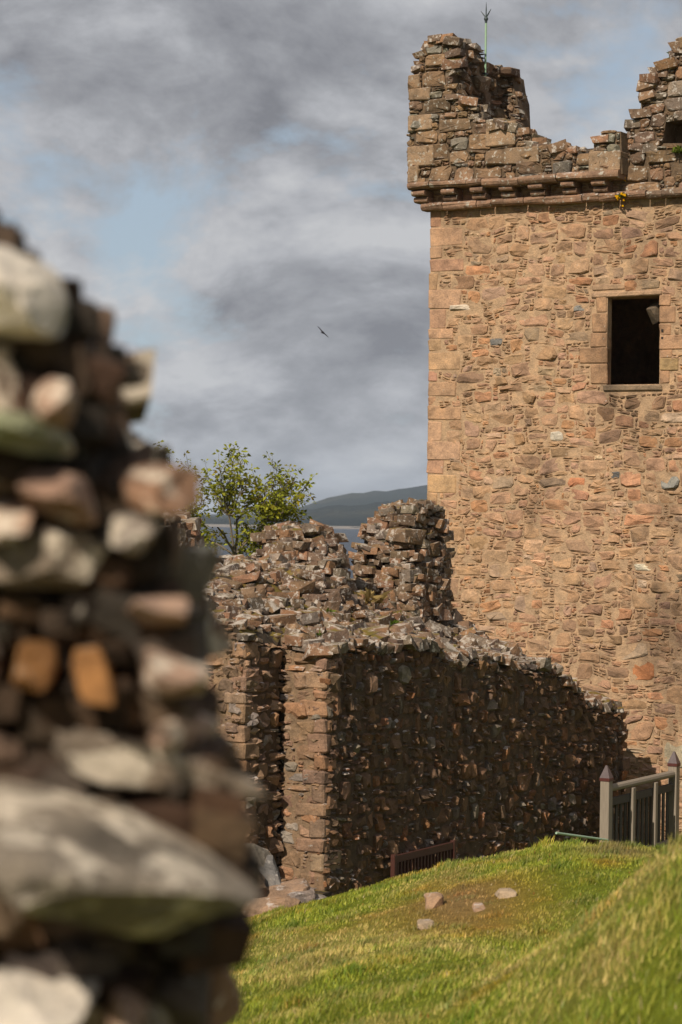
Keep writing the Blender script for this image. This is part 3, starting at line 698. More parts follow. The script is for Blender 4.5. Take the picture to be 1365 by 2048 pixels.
ds = .1; S_ = np.round(np.arange(-8, 88) * ds, 4); T_ = np.round(np.arange(0, 38) * ds, 4)
V, F, vid = [], [], {}
def vtx(i, j, low=False):
    k = (i, j, low)
    if k not in vid:
        s, t = S_[i], T_[j]; vid[k] = len(V); V.append(ST(s, t, GROUND - .6 if low else top_h(s, t)))
    return vid[k]
cells = {(i, j) for i in range(len(S_) - 1) for j in range(len(T_) - 1) if in_dom(S_[i] + ds / 2, T_[j] + ds / 2)}
tris = []
for (i, j) in cells:
    a, b, c, d = vtx(i, j), vtx(i + 1, j), vtx(i + 1, j + 1), vtx(i, j + 1); F.append([d, c, b, a]); tris.append((a, b, c)); tris.append((a, c, d))
    for (ni, nj, p, q) in ((i - 1, j, (i, j), (i, j + 1)), (i + 1, j, (i + 1, j + 1), (i + 1, j)), (i, j - 1, (i + 1, j), (i, j)), (i, j + 1, (i, j + 1), (i + 1, j + 1))):
        if (ni, nj) not in cells: F.append([vtx(*p), vtx(*q), vtx(*q, True), vtx(*p, True)])
V = np.array(V); new_obj('rubble_core', V, F, MAT['core'], RW, RW['_at'])
rb = Bag(); r = np.random.default_rng(33)
CL_RUIN = [(5, 7, 3, 5, 300), (3, 6, 3, 4, 2200), (3, 5, 2, 3, 5000), (2, 4, 2, 2, 6000), (2, 4, 1, 2, 6000)]
zb = GROUND - .1
def mortar_face(name, s_list, t, normal, out, along, mat):       # a pointed face standing a little in front of the core
    top = [(a, (top_h(a, t) if along == 's' else top_h(t, a)) - .10) for a in s_list]
    pts = [(s_list[0], GROUND - .5)] + top + [(s_list[-1], GROUND - .5)]
    O, A = (ST(0, t), E) if along == 's' else (ST(t, 0), -U)
    V, F = prism(pts, A, ZZ, O + normal * out, -normal * .10); new_obj(name, V, F, MAT[mat], RW, ST(0, 0, GROUND))
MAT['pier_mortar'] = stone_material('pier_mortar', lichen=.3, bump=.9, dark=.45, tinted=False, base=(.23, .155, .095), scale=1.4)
MAT['shade_mortar'] = stone_material('shade_mortar', lichen=.2, bump=.9, dark=.5, tinted=False, base=(.10, .066, .040), scale=1.4)  # darker copy of the pier mortar with shade put into its colour
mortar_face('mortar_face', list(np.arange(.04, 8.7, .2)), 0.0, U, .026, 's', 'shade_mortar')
mortar_face('mortar_face', list(np.arange(.03, PT, .1)), 0.0, NRM, .012, 't', 'pier_mortar')
mortar_face('mortar_face', list(np.arange(PT + .03, PT + 2.9, .15)), -PS, NRM, .016, 't', 'pier_mortar')
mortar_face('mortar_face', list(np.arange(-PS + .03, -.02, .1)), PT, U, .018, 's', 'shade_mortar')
# long shaded face
rc = pack(8.7, 3.6, (.05, .05), lambda a, b: b + zb < top_h(a, 0) - .03, [(4, 6, 3, 5, 250), (3, 4, 3, 5, 2500), (2, 4, 2, 3, 7000), (2, 3, 2, 2, 6000), (2, 3, 1, 1, 4000)], r)
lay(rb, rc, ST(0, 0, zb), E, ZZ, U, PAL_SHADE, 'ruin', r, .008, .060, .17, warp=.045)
# narrow pier face, its return and the face left of it
rc = pack(PT, 3.6, (.045, .042), lambda a, b: b + zb < top_h(.02, PT - a) - .02, [(5, 9, 3, 5, 200), (4, 8, 2, 4, 1200), (3, 6, 2, 2, 2000), (2, 4, 1, 1, 3000)], r)
lay(rb, rc, ST(0, PT, zb), U, ZZ, NRM, PAL_RUIN, 'ruin', r, .007, .028, .14, keep=1.2)
rc = pack(PS, 3.8, (.05, .045), lambda a, b: b + zb < top_h(-PS + a, PT + .03) - .03, CL_RUIN, r)
lay(rb, rc, ST(-PS, PT, zb), E, ZZ, U, PAL_RUIN, 'ruin', r, .009, .05, .25)
rc = pack(3.1, 4.3, (.05, .045), lambda a, b: b + zb < top_h(-PS + .03, PT + 3.1 - a) - .02, CL_RUIN, r)
lay(rb, rc, ST(-PS, PT + 3.1, zb), U, ZZ, NRM, PAL_RUIN, 'ruin', r, .008, .045, .2)
print('ruin face stones', len(rb.items))
# loose stones over the top, laid roughly flat
tv = np.array([[V[a], V[b], V[c]] for a, b, c in tris]); nr = np.cross(tv[:, 1] - tv[:, 0], tv[:, 2] - tv[:, 0]); ar = np.linalg.norm(nr, axis=1) / 2
flatn = -nr / (2 * ar[:, None] + 1e-9)
flatn *= np.sign(flatn[:, 2:3] + 1e-9)
pw = ar / ar.sum()
for i in r.choice(len(tv), 2600, p=pw):
    w = r.dirichlet((1, 1, 1)); p = (tv[i] * w[:, None]).sum(0); s = float(np.clip(r.lognormal(-1.98, .42), .06, .36)); steep = flatn[i][2] < .75
    rock_at(rb, p + flatn[i] * s * r.uniform(-.05, .16), (s * r.uniform(.95, 1.5), s * r.uniform(.7, 1.1), s * r.uniform(.42, .70)), r, PAL_RUBBLE, 'rubble', .12 if steep else .24, (-YAW + r.choice([0, 1.57])) if steep else None)
steep = np.where(flatn[:, 2] < .62, ar, 0); steep /= steep.sum()
for i in r.choice(len(tv), 900, p=steep):                    # coursed stones on the standing stumps
    w = r.dirichlet((1, 1, 1)); p = (tv[i] * w[:, None]).sum(0); q = r.uniform(.11, .26)
    rock_at(rb, p + flatn[i] * r.uniform(-.02, .05), (q * 1.25, q, q * r.uniform(.4, .6)), r, PAL_RUBBLE, 'rubble', .10, -YAW + r.choice([0, 1.57]))
for (ss, tt) in ((0, 0), (-PS, PT)):                         # corner stones bonding two faces
    zz0 = GROUND; k = 0
    while zz0 < top_h(ss + .03, tt + .03) - .12:
        h = r.uniform(.11, .24); la, lb = (r.uniform(.24, .40), r.uniform(.14, .22)) if k % 2 else (r.uniform(.13, .2), r.uniform(.26, .42)); k += 1
        V0, F0_ = bev_axes(ST(ss + lb / 2 - .035, tt + la / 2 - .035, zz0 + h / 2), U * la / 2, E * lb / 2, ZZ * (h / 2 - .007), .022, .012)
        rb.add(V0, F0_, pick(PAL_RUIN, r, .55), 'ruin', 1.3); zz0 += h
# capping stones along the broken edges
for s in np.arange(0, 8.7, .16):
    q = r.uniform(.16, .30); rock_at(rb, ST(s, r.uniform(.02, .12), top_h(s, .03) + r.uniform(-.06, .04)), (q * 1.2, q, q * .55), r, PAL_RUBBLE, 'rubble', .2, -YAW)
for t in np.arange(PT, 3.6, .15):
    q = r.uniform(.13, .25); rock_at(rb, ST(-PS + r.uniform(0, .12), t, top_h(-PS + .05, t) + r.uniform(-.06, .04)), (q * 1.2, q, q * .5), r, PAL_RUBBLE, 'rubble', .16, -YAW)
for t in np.arange(0, PT, .13):
    q = r.uniform(.18, .3); rock_at(rb, ST(r.uniform(0, .1), t, top_h(.05, t) + r.uniform(-.05, .03)), (q * 1.2, q, q * .5), r, PAL_RUBBLE, 'rubble', .14, -YAW)
for zz0 in np.arange(GROUND, top_h(8.7, 0), .14):            # toothed far end
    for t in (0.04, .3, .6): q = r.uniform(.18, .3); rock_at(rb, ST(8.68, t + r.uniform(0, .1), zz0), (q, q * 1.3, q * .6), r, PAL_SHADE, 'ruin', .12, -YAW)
rb.build(RW, 'stone', 'small_stones', 300)

FT = new_obj('footing', *box_axes(ST(-.55, .2, GROUND + .1), E * .5, U * .36, ZZ * .42), MAT['core'], RW, ST(-.78, .17, GROUND))
# ------------------------------------------------------------------ boulders at the foot of the pier
bd = [(512, 1706, 66, 44, 27.0, (.22, .19, .15), 'rounded grey boulder on top of the stone footing beside the pier'),
      (540, 1740, 44, 60, 26.9, (.16, .15, .14), 'dark angular boulder in the gap beside the pier'),
      (566, 1776, 100, 36, 26.7, (.27, .18, .12), 'flat tan footing stone below the pier corner'),
      (600, 1800, 60, 44, 26.5, (.24, .19, .16), 'tilted pale edged slab at the pier foot'),
      (540, 1812, 90, 44, 26.3, (.26, .17, .11), 'lowest broken footing stone half sunk in the turf'),
      (488, 1756, 70, 60, 26.6, (.22, .155, .11), 'squat brown footing block behind the blurred wall'),
      (640, 1806, 40, 30, 26.6, (.20, .17, .14), 'small rounded grey stone against the pier corner')]
for k, (px, py, w, h, d, c, lab) in enumerate(bd):
    p = P(px, py, d); gz = float(ground_z(p[0], p[1])); top_z = p[2] + h / FPX * d / 2; bot = min(max(gz, -4.42), p[2] - h / FPX * d / 2)
    V, F = boulder_mesh(300 + k, 3, 14); q = np.array((p[0], p[1], (top_z + bot) / 2))
    o = new_obj('boulder', q + (V * (w / FPX * d * .68, .24, (top_z - bot) / 2)) @ rotm(0, 0, r.normal(0, .3)).T, F, MAT['ruin'], None, (p[0], p[1], bot), np.array(c)); tag(o, lab, 'boulder', 'footing stones below the pier')
rk_ = [(868, 1798, 40, 34, 'pale pink stone set upright in the mossy turf'), (1012, 1784, 44, 20, 'whitish flat stone lying in the mossy turf'), (852, 1846, 36, 16, 'small white stone lowest on the mossy slope'), (958, 1812, 26, 12, 'small tan stone in the bare patch of turf')]
for k, (px, py, w, h, lab) in enumerate(rk_):
    p = hit_ground(px, py + h * .5); d = p[1]; V, F = boulder_mesh(400 + k, 2, 10)
    o = new_obj('rock', p + (0, 0, h / FPX * d * .12) + (V * (w / FPX * d / 2, .12, h / FPX * d * .72)), F, MAT['rubble'], None, p, np.array((.34, .215, .13) if k in (0, 3) else (.36, .27, .18))); o.data.materials[0] = MAT['ruin']; tag(o, lab, 'rock', 'stones showing through the turf')

# ------------------------------------------------------------------ timber bridge railing
wood = plain_material('grey_oak', (.23, .19, .145), .85, .4, 9, stretch=(9, 9, .6)); board_m = plain_material('shade_oak', (.062, .052, .043), .85, .5, 9, stretch=(9, 9, .6)); cap_m = plain_material('red_brown_paint', (.075, .018, .013), .5, .3); lead = plain_material('lead_cap', (.075, .05, .05), .45, .3, 8)  # board oak is darkened to carry the shade on the railing's side
fa = P(1213, 1600, 33.0); fa[2] = 0; FD = E
fb = fa + FD * 2.42
WF = thing('timber_railing', 'weathered grey oak bridge railing with red capped posts in front of the tower', 'railing', (fa[0], fa[1], GROUND))
z_r = P(1230, 1578, 33.0)[2]
def beam(name, c, a, b, h, mat, parent=WF, bev=.006): V, F = bev_axes(c, a, b, h, bev); return new_obj(name, V, F, mat, parent, c)
for q in (fa, fb):
    tz = z_r + .11
    o = beam('post', q + ZZ * ((tz + GROUND - .3) / 2), U * .066, FD * .066, ZZ * ((tz - GROUND + .3) / 2), wood)
    beam('post_band', q + ZZ * (tz + .02), U * .074, FD * .074, ZZ * .022, cap_m, o, .003)
    b4 = [q + U * i * .072 + FD * j * .072 + ZZ * (tz + .043) for i, j in ((-1, -1), (1, -1), (1, 1), (-1, 1))]
    m4 = [q + U * i * .012 + FD * j * .012 + ZZ * (tz + .21) for i, j in ((-1, -1), (1, -1), (1, 1), (-1, 1))]
    new_obj('post_cap', np.array(b4 + m4), [[3, 2, 1, 0], [4, 5, 6, 7]] + [[i, (i + 1) % 4, (i + 1) % 4 + 4, i + 4] for i in range(4)], lead, o, q + ZZ * tz)
mid = (fa + fb) / 2; hl = np.linalg.norm(fb - fa) / 2 - .067
V, F = tube([fa + FD * .067 + ZZ * z_r, fb - FD * .067 + ZZ * z_r], .05, 10); new_obj('handrail', V, F, wood, WF, mid + ZZ * z_r)
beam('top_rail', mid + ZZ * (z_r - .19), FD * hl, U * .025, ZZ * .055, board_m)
beam('bottom_rail', mid + ZZ * (GROUND + .18), FD * hl, U * .025, ZZ * .05, wood)
for k in (1, 2):
    q = fa + FD * 2.42 * k / 3; beam('baluster', q + U * .05 + ZZ * ((z_r - .052 + GROUND) / 2), U * .024, FD * .045, ZZ * ((z_r - .052 - GROUND) / 2), wood)
for k in range(15):
    if k in (4, 5, 9, 10): pass
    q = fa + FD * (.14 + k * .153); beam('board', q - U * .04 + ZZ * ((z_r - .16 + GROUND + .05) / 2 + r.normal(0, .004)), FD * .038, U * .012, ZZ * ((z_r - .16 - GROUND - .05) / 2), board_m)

# ------------------------------------------------------------------ bench against the wall
bw = plain_material('red_brown_hardwood', (.055, .015, .008), .55, .35, 14, stretch=(1, 1, 6))
s0, s1, off = 1.42, 2.98, -.55
zt_b = P(806, 1708, 29.2)[2]
BN = thing('garden_bench', 'red brown slatted wooden bench standing against the dark courtyard wall', 'bench', ST((s0 + s1) / 2, off + .2, zt_b - .92))
def bb_(name, s, t, z, a, b, h): c = ST(s, t, z); V, F = bev_axes(c, E * a, U * b, ZZ * h, .005); return new_obj(name, V, F, bw, BN, c)
zb0 = zt_b - .92
for s in (s0, s1):
    bb_('back_leg', s, off + .38, zb0 + .46, .034, .03, .46); bb_('front_leg', s, off - .12, zb0 + .31, .034, .03, .31); bb_('armrest', s, off + .11, zb0 + .635, .036, .28, .018)
sm = (s0 + s1) / 2; hl_ = (s1 - s0) / 2 - .036
bb_('back_rail', sm, off + .38, zt_b - .06, hl_, .02, .045); bb_('back_rail', sm, off + .38, zb0 + .50, hl_, .02, .03)
for k in range(17): bb_('back_slat', s0 + .09 + k * (s1 - s0 - .18) / 16, off + .38, (zt_b - .106 + zb0 + .532) / 2, .018, .012, (zt_b - .106 - zb0 - .532) / 2)
for k in range(5): bb_('seat_slat', sm, off - .10 + k * .1, zb0 + .44, hl_, .04, .012)
bb_('apron', sm, off - .12, zb0 + .38, hl_, .016, .035)

# ------------------------------------------------------------------ green pipe on the ground by the wall
a = P(1113, 1666, 31.0); b = P(1180, 1676, 31.8); b[2] = a[2] - .16
V, F = tube([a, b + (b - a) * .55], .016, 8); o = new_obj('pipe', V, F, plain_material('pale_green_paint', (.30, .42, .30), .6, .15), None, b)
tag(o, 'thin pale green pipe lying at the foot of the dark wall', 'pipe')

# ------------------------------------------------------------------ tree
def tree():
    r = np.random.default_rng(91); D = 41.0
    base = P(468, 1120, D); gz = float(ground_z(base[0], base[1]))
    T = thing('young_tree', 'young tree with yellow green spring leaves rising behind the ruined wall', 'tree', (base[0], base[1], gz))
    fork = P(470, 1112, D); fork2 = P(486, 1040, D)
    tips = [(352, 893), (392, 926), (338, 935), (335, 985), (372, 990), (345, 1025), (400, 1020), (432, 945), (418, 985), (455, 930), (482, 902), (496, 918), (470, 960), (503, 950), (520, 985), (528, 958), (545, 955), (568, 930), (585, 952), (600, 955), (626, 958), (610, 985), (575, 985), (560, 1005), (592, 1018), (540, 1020), (500, 1010), (455, 1005), (380, 1050), (420, 1060), (520, 1055), (560, 1045), (596, 1030), (440, 1085), (500, 1090), (530, 1075), (400, 1090), (360, 1070), (345, 1050)]
    wood, leaves = [], []
    def limb(a, b, r0, r1, sag=.12, n=6):
        a, b = np.asarray(a), np.asarray(b); L = np.linalg.norm(b - a); m = (a + b) / 2 + r.normal(0, L * .06, 3) + np.array((0, 0, -L * sag))
        pts = [(1 - t) ** 2 * a + 2 * t * (1 - t) * m + t * t * b + (r.normal(0, L * .008, 3) if 0 < t < 1 else 0) for t in np.linspace(0, 1, n)]
        wood.append((*tube(pts, list(np.linspace(r0, r1, n)), 6, False), (1, 1, 1))); return pts
    def cluster(p, s):
        c0 = np.array((.27, .29, .035)) * r.uniform(.3, 1.3); c0 = c0 + np.array((.10, .04, 0)) * max(0, r.normal(0, .5))
        for k in range(r.integers(6, 10)):
            d = r.normal(size=3); d[2] = d[2] * .5 + .15; d /= np.linalg.norm(d); q = p + d * s * r.uniform(.1, .7); side = np.cross(d, r.normal(size=3)); side /= np.linalg.norm(side)
            l = s * r.uniform(.6, 1.0); w = l * .27; dr = np.array((0, 0, -l * .2))
            leaves.append((np.array([q, q + d * l * .45 + side * w, q + d * l + dr, q + d * l * .45 - side * w]), [[0, 1, 2], [0, 2, 3]], c0 * r.uniform(.8, 1.25)))
    trunk = limb((base[0], base[1], gz - .1), fork, .10, .06, 0, 6)
    stems = []
    for q, r0 in (((474, 1040), .034), ((508, 1062), .022), ((436, 1055), .024), ((392, 1066), .020), ((458, 1030), .024), ((532, 1042), .020)):
        e = P(*q, D + r.normal(0, .35)); limb(fork, e, r0, r0 * .6, -.03); stems.append(e)
    for (x, y) in tips:
        e = P(x - 14, y + 12, D + r.normal(0, .45)); st = min(stems, key=lambda s: np.linalg.norm((e - s) * (1, .4, .75)) + (2 if s[2] > e[2] + .1 else 0))
        pts = limb(st, e, .019, .005, .14, 8)
        for q in pts[2:]:
            for _ in range(r.integers(2, 4)):
                dirv = (pts[-1] - pts[0]); dirv /= np.linalg.norm(dirv) + 1e-6
                v = r.normal(0, 1, 3) * (.75, .75, .55) + dirv * .7 + (0, 0, .35); v /= np.linalg.norm(v); L = r.uniform(.10, .34)
                tp = limb(q, q + v * L, .006, .002, -.05, 3)
                cluster(tp[-1], r.uniform(.08, .12)); 
                if r.random() < .55: cluster(tp[1], r.uniform(.06, .09))
        cluster(e, .11)
    for x, y in ((457, 915), (541, 938), (401, 975)): limb(P(x + 3, y + 40, D), P(x, y, D), .006, .002, 0, 3)
    V, F, _ = join(wood); new_obj('branches', V, F, plain_material('lichened_bark', (.13, .105, .075), .9, .45, 12), T, T['_at'], smooth=True)
    V, F, C = join(leaves)
    m, nt, out = M_new('spring_leaf'); n = NT(nt); a = n.N('ShaderNodeAttribute'); a.attribute_name = 'tint'
    d = n.N('ShaderNodeBsdfDiffuse'); t = n.N('ShaderNodeBsdfTranslucent'); n.L(a.outputs['Color'], d.inputs[0]); n.L(a.outputs['Color'], t.inputs[0])
    mx = n.N('ShaderNodeMixShader'); mx.inputs[0].default_value = .35; n.L(d.outputs[0], mx.inputs[1]); n.L(t.outputs[0], mx.inputs[2]); n.L(mx.outputs[0], out.inputs[0])
    MAT['leaf'] = m; o = new_obj('crown', V, F, m, T, T['_at'], C); o['label'] = 'loose open crown of small yellow green leaves'
    print('leaves', len(leaves))
tree()

# ------------------------------------------------------------------ small plants on the masonry
def tuft(p, n, s, cols, label, seed, flower=None, name='wall_plant', group=None):
    r = np.random.default_rng(seed); parts = []
    T = thing(name, label, 'plant', p, group)
    for k in range(n):
        d = r.normal(size=3) * (.8, .8, .4) + (0, -.3, .7); d /= np.linalg.norm(d); sd = np.cross(d, r.normal(size=3)); sd /= np.linalg.norm(sd); l = s * r.uniform(.5, 1.1); w = l * .14; q = p + r.normal(0, s * .18, 3) * (1, 1, .3)
        parts.append((np.array([q, q + d * l * .5 + sd * w, q + d * l - (0, 0, l * .2), q + d * l * .5 - sd * w]), [[0, 1, 2], [0, 2, 3]], np.array(cols) * r.uniform(.7, 1.3)))
    V, F, C = join(parts); new_obj('leaves', V, F, MAT['leaf'], T, p, C)
    if flower:
        parts = []
        for k in range(flower):
            q = p + r.normal(0, s * .4, 3) + NRM * s * .3; V0, F0_ = ROCKS[k % 40]; parts.append((q + V0 * s * .12, F0_, (.75, .42, .01)))
        V, F, C = join(parts); new_obj('blossom', V, F, MAT['leaf'], T, p, C)
u_, z_ = fac(1246, 398, .18); tuft(FP(u_, z_ + .02, .18), 30, .13, (.12, .15, .02), 'yellow flowering weed on the string course below the parapet step', 1, 14)
u_, z_ = fac(1252, 360, .05); tuft(FP(u_, z_, .05), 14, .07, (.13, .15, .02), 'tiny yellow weed in the shaded parapet corner', 2, 5)
u_, z_ = fac(1342, 108, .0); tuft(FP(u_, z_, -.1), 30, .14, (.07, .12, .02), 'green tuft growing on the ragged gable steps', 3)
u_, z_ = fac(1358, 305, .06); tuft(FP(u_, z_, .06), 36, .16, (.10, .13, .02), 'low green weed under the dark niche', 4)
for k, (s, t, lab, cl, sz, nn) in enumerate(((3.4, 1.35, 'dry straw coloured grass tuft below the rounded wall stump', (.34, .25, .10), .30, 60), (1.6, .9, 'small green weed among loose stones on the wall top', (.10, .14, .02), .12, 26), (2.6, .55, 'green sprig beside moss on the wall edge', (.10, .15, .02), .13, 26), (8.0, 1.0, 'mossy green tuft where the wall top meets the tower', (.12, .16, .02), .16, 40), (.4, .3, 'tiny green sprig on top of the pier', (.10, .14, .02), .12, 24))):
    tuft(ST(s, t, top_h(s, t) + .04), nn, sz, cl, lab, 20 + k)

# ------------------------------------------------------------------ bird
bp = P(645.5, 665, 62.0); ang = R(-45)
def bird():
    half = [(0, .03, .030), (.06, .045, .012), (.11, .035, .012), (.17, .012, .008), (.20, -.03, .002)]
    ca, sa = math.cos(ang), math.sin(ang); V, F = [], []
    ex = np.array((ca, 0, sa)); ey = np.array((.25, .95, .1)); ey /= np.linalg.norm(ey); ez = np.cross(ex, ey)
    rings = []
    for sgn in (-1, 1):
        for (x, c, th) in (half[::-1] if sgn < 0 else half[1:]): rings.append((sgn * x, c, th, .045 if abs(x) < .07 else .03 - abs(x) * .08))
    for x, c, th, w in rings:
        lift = .12 * abs(x); n = 6
        for k in range(n):
            t = 2 * math.pi * k / n; V.append(bp + ex * x + ey * (c + w * math.cos(t)) + ez * (lift + th * math.sin(t)))
    for i in range(len(rings) - 1):
        for k in range(6): F.append([i * 6 + k, i * 6 + (k + 1) % 6, (i + 1) * 6 + (k + 1) % 6, (i + 1) * 6 + k])
    n0 = len(V)                                              # body from beak to tail
    prof = [(.13, .002), (.115, .014), (.085, .021), (.03, .026), (-.03, .022), (-.07, .012), (-.13, .010), (-.14, .002)]
    for y, q in prof:
        for k in range(8): t = 2 * math.pi * k / 8; V.append(bp + ey * y + ex * q * math.cos(t) * (1.6 if y < -.1 else 1) + ez * q * math.sin(t) * (.4 if y < -.1 else 1))
    for i in range(len(prof) - 1):
        for k in range(8): F.append([n0 + i * 8 + k, n0 + i * 8 + (k + 1) % 8, n0 + (i + 1) * 8 + (k + 1) % 8, n0 + (i + 1) * 8 + k])
    o = new_obj('bird', V, F, plain_material('dark_plumage', (.030, .028, .035), .7, .3), None, bp, smooth=True)
    tag(o, 'small dark bird gliding with wings spread against the clouds', 'bird')
bird()

# ------------------------------------------------------------------ blurred wall beside the camera
NW = thing('rubble_wall', 'out of focus end of a drystone rubble wall with lichen covered boulders', 'stone wall', P(120, 1200, 3.0) * (1, 1, 0) + (0, 0, -1.7))
nb = Bag(); r = np.random.default_rng(55); DN = 2.9
GREY, BRN, ORG, PNK, SHD, GRN, WHT = (.22, .175, .13), (.135, .088, .06), (.38, .18, .06), (.42, .28, .20), (.045, .036, .028), (.28, .29, .17), (.72, .65, .55)  # the darkest tone paints shade of gaps and turned faces onto stones
near = [  # x0, x1, y0, y1, depth offset (+ farther), tilt, colour
    (-90, 26, 412, 500, .06, .2, (.16, .15, .09)), (-130, 152, 464, 700, -.03, .12, WHT), (84, 192, 560, 752, .10, -.35, SHD), (176, 230, 628, 735, .16, .1, BRN),
    (190, 304, 714, 782, .10, -.12, GREY), (-60, 96, 690, 790, .06, .3, (.26, .15, .03)), (54, 158, 756, 872, -.02, .1, PNK), (140, 250, 760, 868, .05, .05, BRN),
    (-90, 150, 800, 925, -.06, .22, GRN), (120, 262, 850, 960, .12, .0, SHD), (215, 312, 884, 990, .12, .25, BRN), (236, 394, 926, 1008, .03, -.05, (.30, .17, .10)),
    (46, 204, 938, 1050, -.02, .02, (.32, .20, .14)), (-80, 62, 975, 1066, .0, .05, PNK), (182, 318, 990, 1100, .02, .18, (.32, .27, .22)), (-60, 208, 1050, 1180, -.05, .04, GREY),
    (296, 380, 1036, 1200, .08, .25, BRN), (180, 310, 1090, 1210, .14, .0, SHD), (-80, 130, 1160, 1290, .03, .05, (.16, .12, .09)), (242, 366, 1190, 1256, .00, -.08, PNK), (110, 262, 1180, 1290, .08, .1, BRN),
    (300, 420, 1230, 1330, .12, .15, SHD), (28, 132, 1276, 1378, .0, .15, ORG), (140, 226, 1284, 1372, -.01, -.2, ORG), (276, 412, 1284, 1392, .0, .18, PNK), (-90, 30, 1290, 1400, .02, 0, GREY), (206, 290, 1290, 1400, .1, 0, SHD),
    (-80, 120, 1380, 1470, .10, .02, SHD), (110, 330, 1378, 1480, .13, .03, SHD), (300, 440, 1370, 1460, .13, .1, BRN), (336, 410, 1420, 1500, .02, .3, PNK), (-90, 56, 1444, 1566, -.02, .1, BRN),
    (100, 530, 1455, 1620, -.02, .24, GREY), (-150, 540, 1560, 1880, -.12, .30, (.30, .25, .19)), (20, 300, 1800, 1900, .02, .1, BRN), (280, 455, 1830, 1930, .08, .1, SHD),
    (-60, 210, 1924, 2080, -.05, -.1, WHT), (208, 312, 1950, 2060, -.01, .35, PNK), (270, 430, 1900, 2070, .06, .1, (.13, .10, .08)), (-120, 240, 1880, 1960, .08, .05, SHD)]
for k, (x0, x1, y0, y1, dd, tl, c) in enumerate(near):
    d = DN + dd; w, h = (x1 - x0) / FPX * d, (y1 - y0) / FPX * d
    big = k == 33
    V, F = boulder_mesh(700 + k, 3, 15 if k != 33 else 9, .5 if k != 33 else .72); c3 = P((x0 + x1) / 2, (y0 + y1) / 2, d + .10)
    ct, st_ = math.cos(tl), math.sin(tl); aw, ah = w / 2, h / 2
    # size so that the tilted stone still spans the same box
    den = max(.3, ct * ct - st_ * st_); sx = max(aw * .55, (aw * ct - ah * abs(st_)) / den); sz = max(ah * .55, (ah * ct - aw * abs(st_)) / den)
    dark_ = max(c) <= .26 and not big
    nb.add(c3 + (V * (sx * 1.10, (min(.13, sz * 1.25) if dark_ else .14) if not big else .2, sz * 1.08)) @ rotm(r.normal(.38, .12) if dark_ else (.24 if big else r.normal(.05, .08)), tl, r.normal(0, .18)).T, F, np.array(c) * r.uniform(.9, 1.1), 'near_dark' if dark_ and c != GREY else 'near', 2.0)
sil_y = [425, 500, 600, 640, 720, 780, 850, 930, 1020, 1110, 1250, 1350, 1420, 1500, 1590, 1640, 1720, 1850, 1900, 1970, 2048]
sil_x = [-70, 40, 130, 190, 215, 235, 225, 270, 310, 340, 385, 400, 415, 440, 470, 470, 500, 490, 430, 380, 390]
for k in range(330):                                         # packing stones between the big ones, colour darkened to deepen the gap shade
    py = r.uniform(440, 2080); xe = float(np.interp(py, sil_y, sil_x)); px = r.uniform(-120, xe - 22)
    s_ = r.uniform(.035, .075); V, F = ROCKS[k % 48]
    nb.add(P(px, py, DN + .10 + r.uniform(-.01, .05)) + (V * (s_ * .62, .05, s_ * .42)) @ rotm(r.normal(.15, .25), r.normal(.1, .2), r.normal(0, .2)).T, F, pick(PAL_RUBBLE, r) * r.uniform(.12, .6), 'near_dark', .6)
core = [(-.9, -1.9), (-.32, -1.9), (-.23, -.62), (-.19, -.45), (-.21, -.30), (-.25, -.1), (-.30, .10), (-.37, .20), (-.5, .27), (-.9, .33)]
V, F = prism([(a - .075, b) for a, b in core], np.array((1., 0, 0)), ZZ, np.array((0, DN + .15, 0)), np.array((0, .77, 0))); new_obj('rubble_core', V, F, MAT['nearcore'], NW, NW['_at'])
cx_, cz_ = [p[0] for p in core], [p[1] for p in core]
for i in range(900):                                         # the rest of the wall: left of the frame, below it and its far side
    x, z = r.uniform(-.95, -.13), r.uniform(-1.9, .55)
    xe = float(np.interp(z, cz_[1:], cx_[1:]))
    if x > xe - .02: continue
    px, py = project((x, DN + .1, z)); front = r.random() < .6
    if front and px > -60 and py < 2060: continue
    s = r.uniform(.09, .2)
    rock_at(nb, (x, DN + (.13 if front else r.uniform(.85, .95)), z), (s * 1.3, s, s * .6), r, PAL_RUBBLE, 'near', .15, 0.0, keep=.1)
for i in range(420):                                         # broken end running back, and the top
    z = r.uniform(-1.8, .2); xe = float(np.interp(z, cz_[1:], cx_[1:])); s = r.uniform(.08, .17); y = DN + r.uniform(.26, .95)
    rock_at(nb, (xe - .085 + r.normal(0, .008), y, z), (s * .8, s * 1.2, s * .6), r, PAL_RUBBLE, 'near', .15, 0.0, keep=.1)
nb.build(NW, 'stone', 'small_stones', 300)

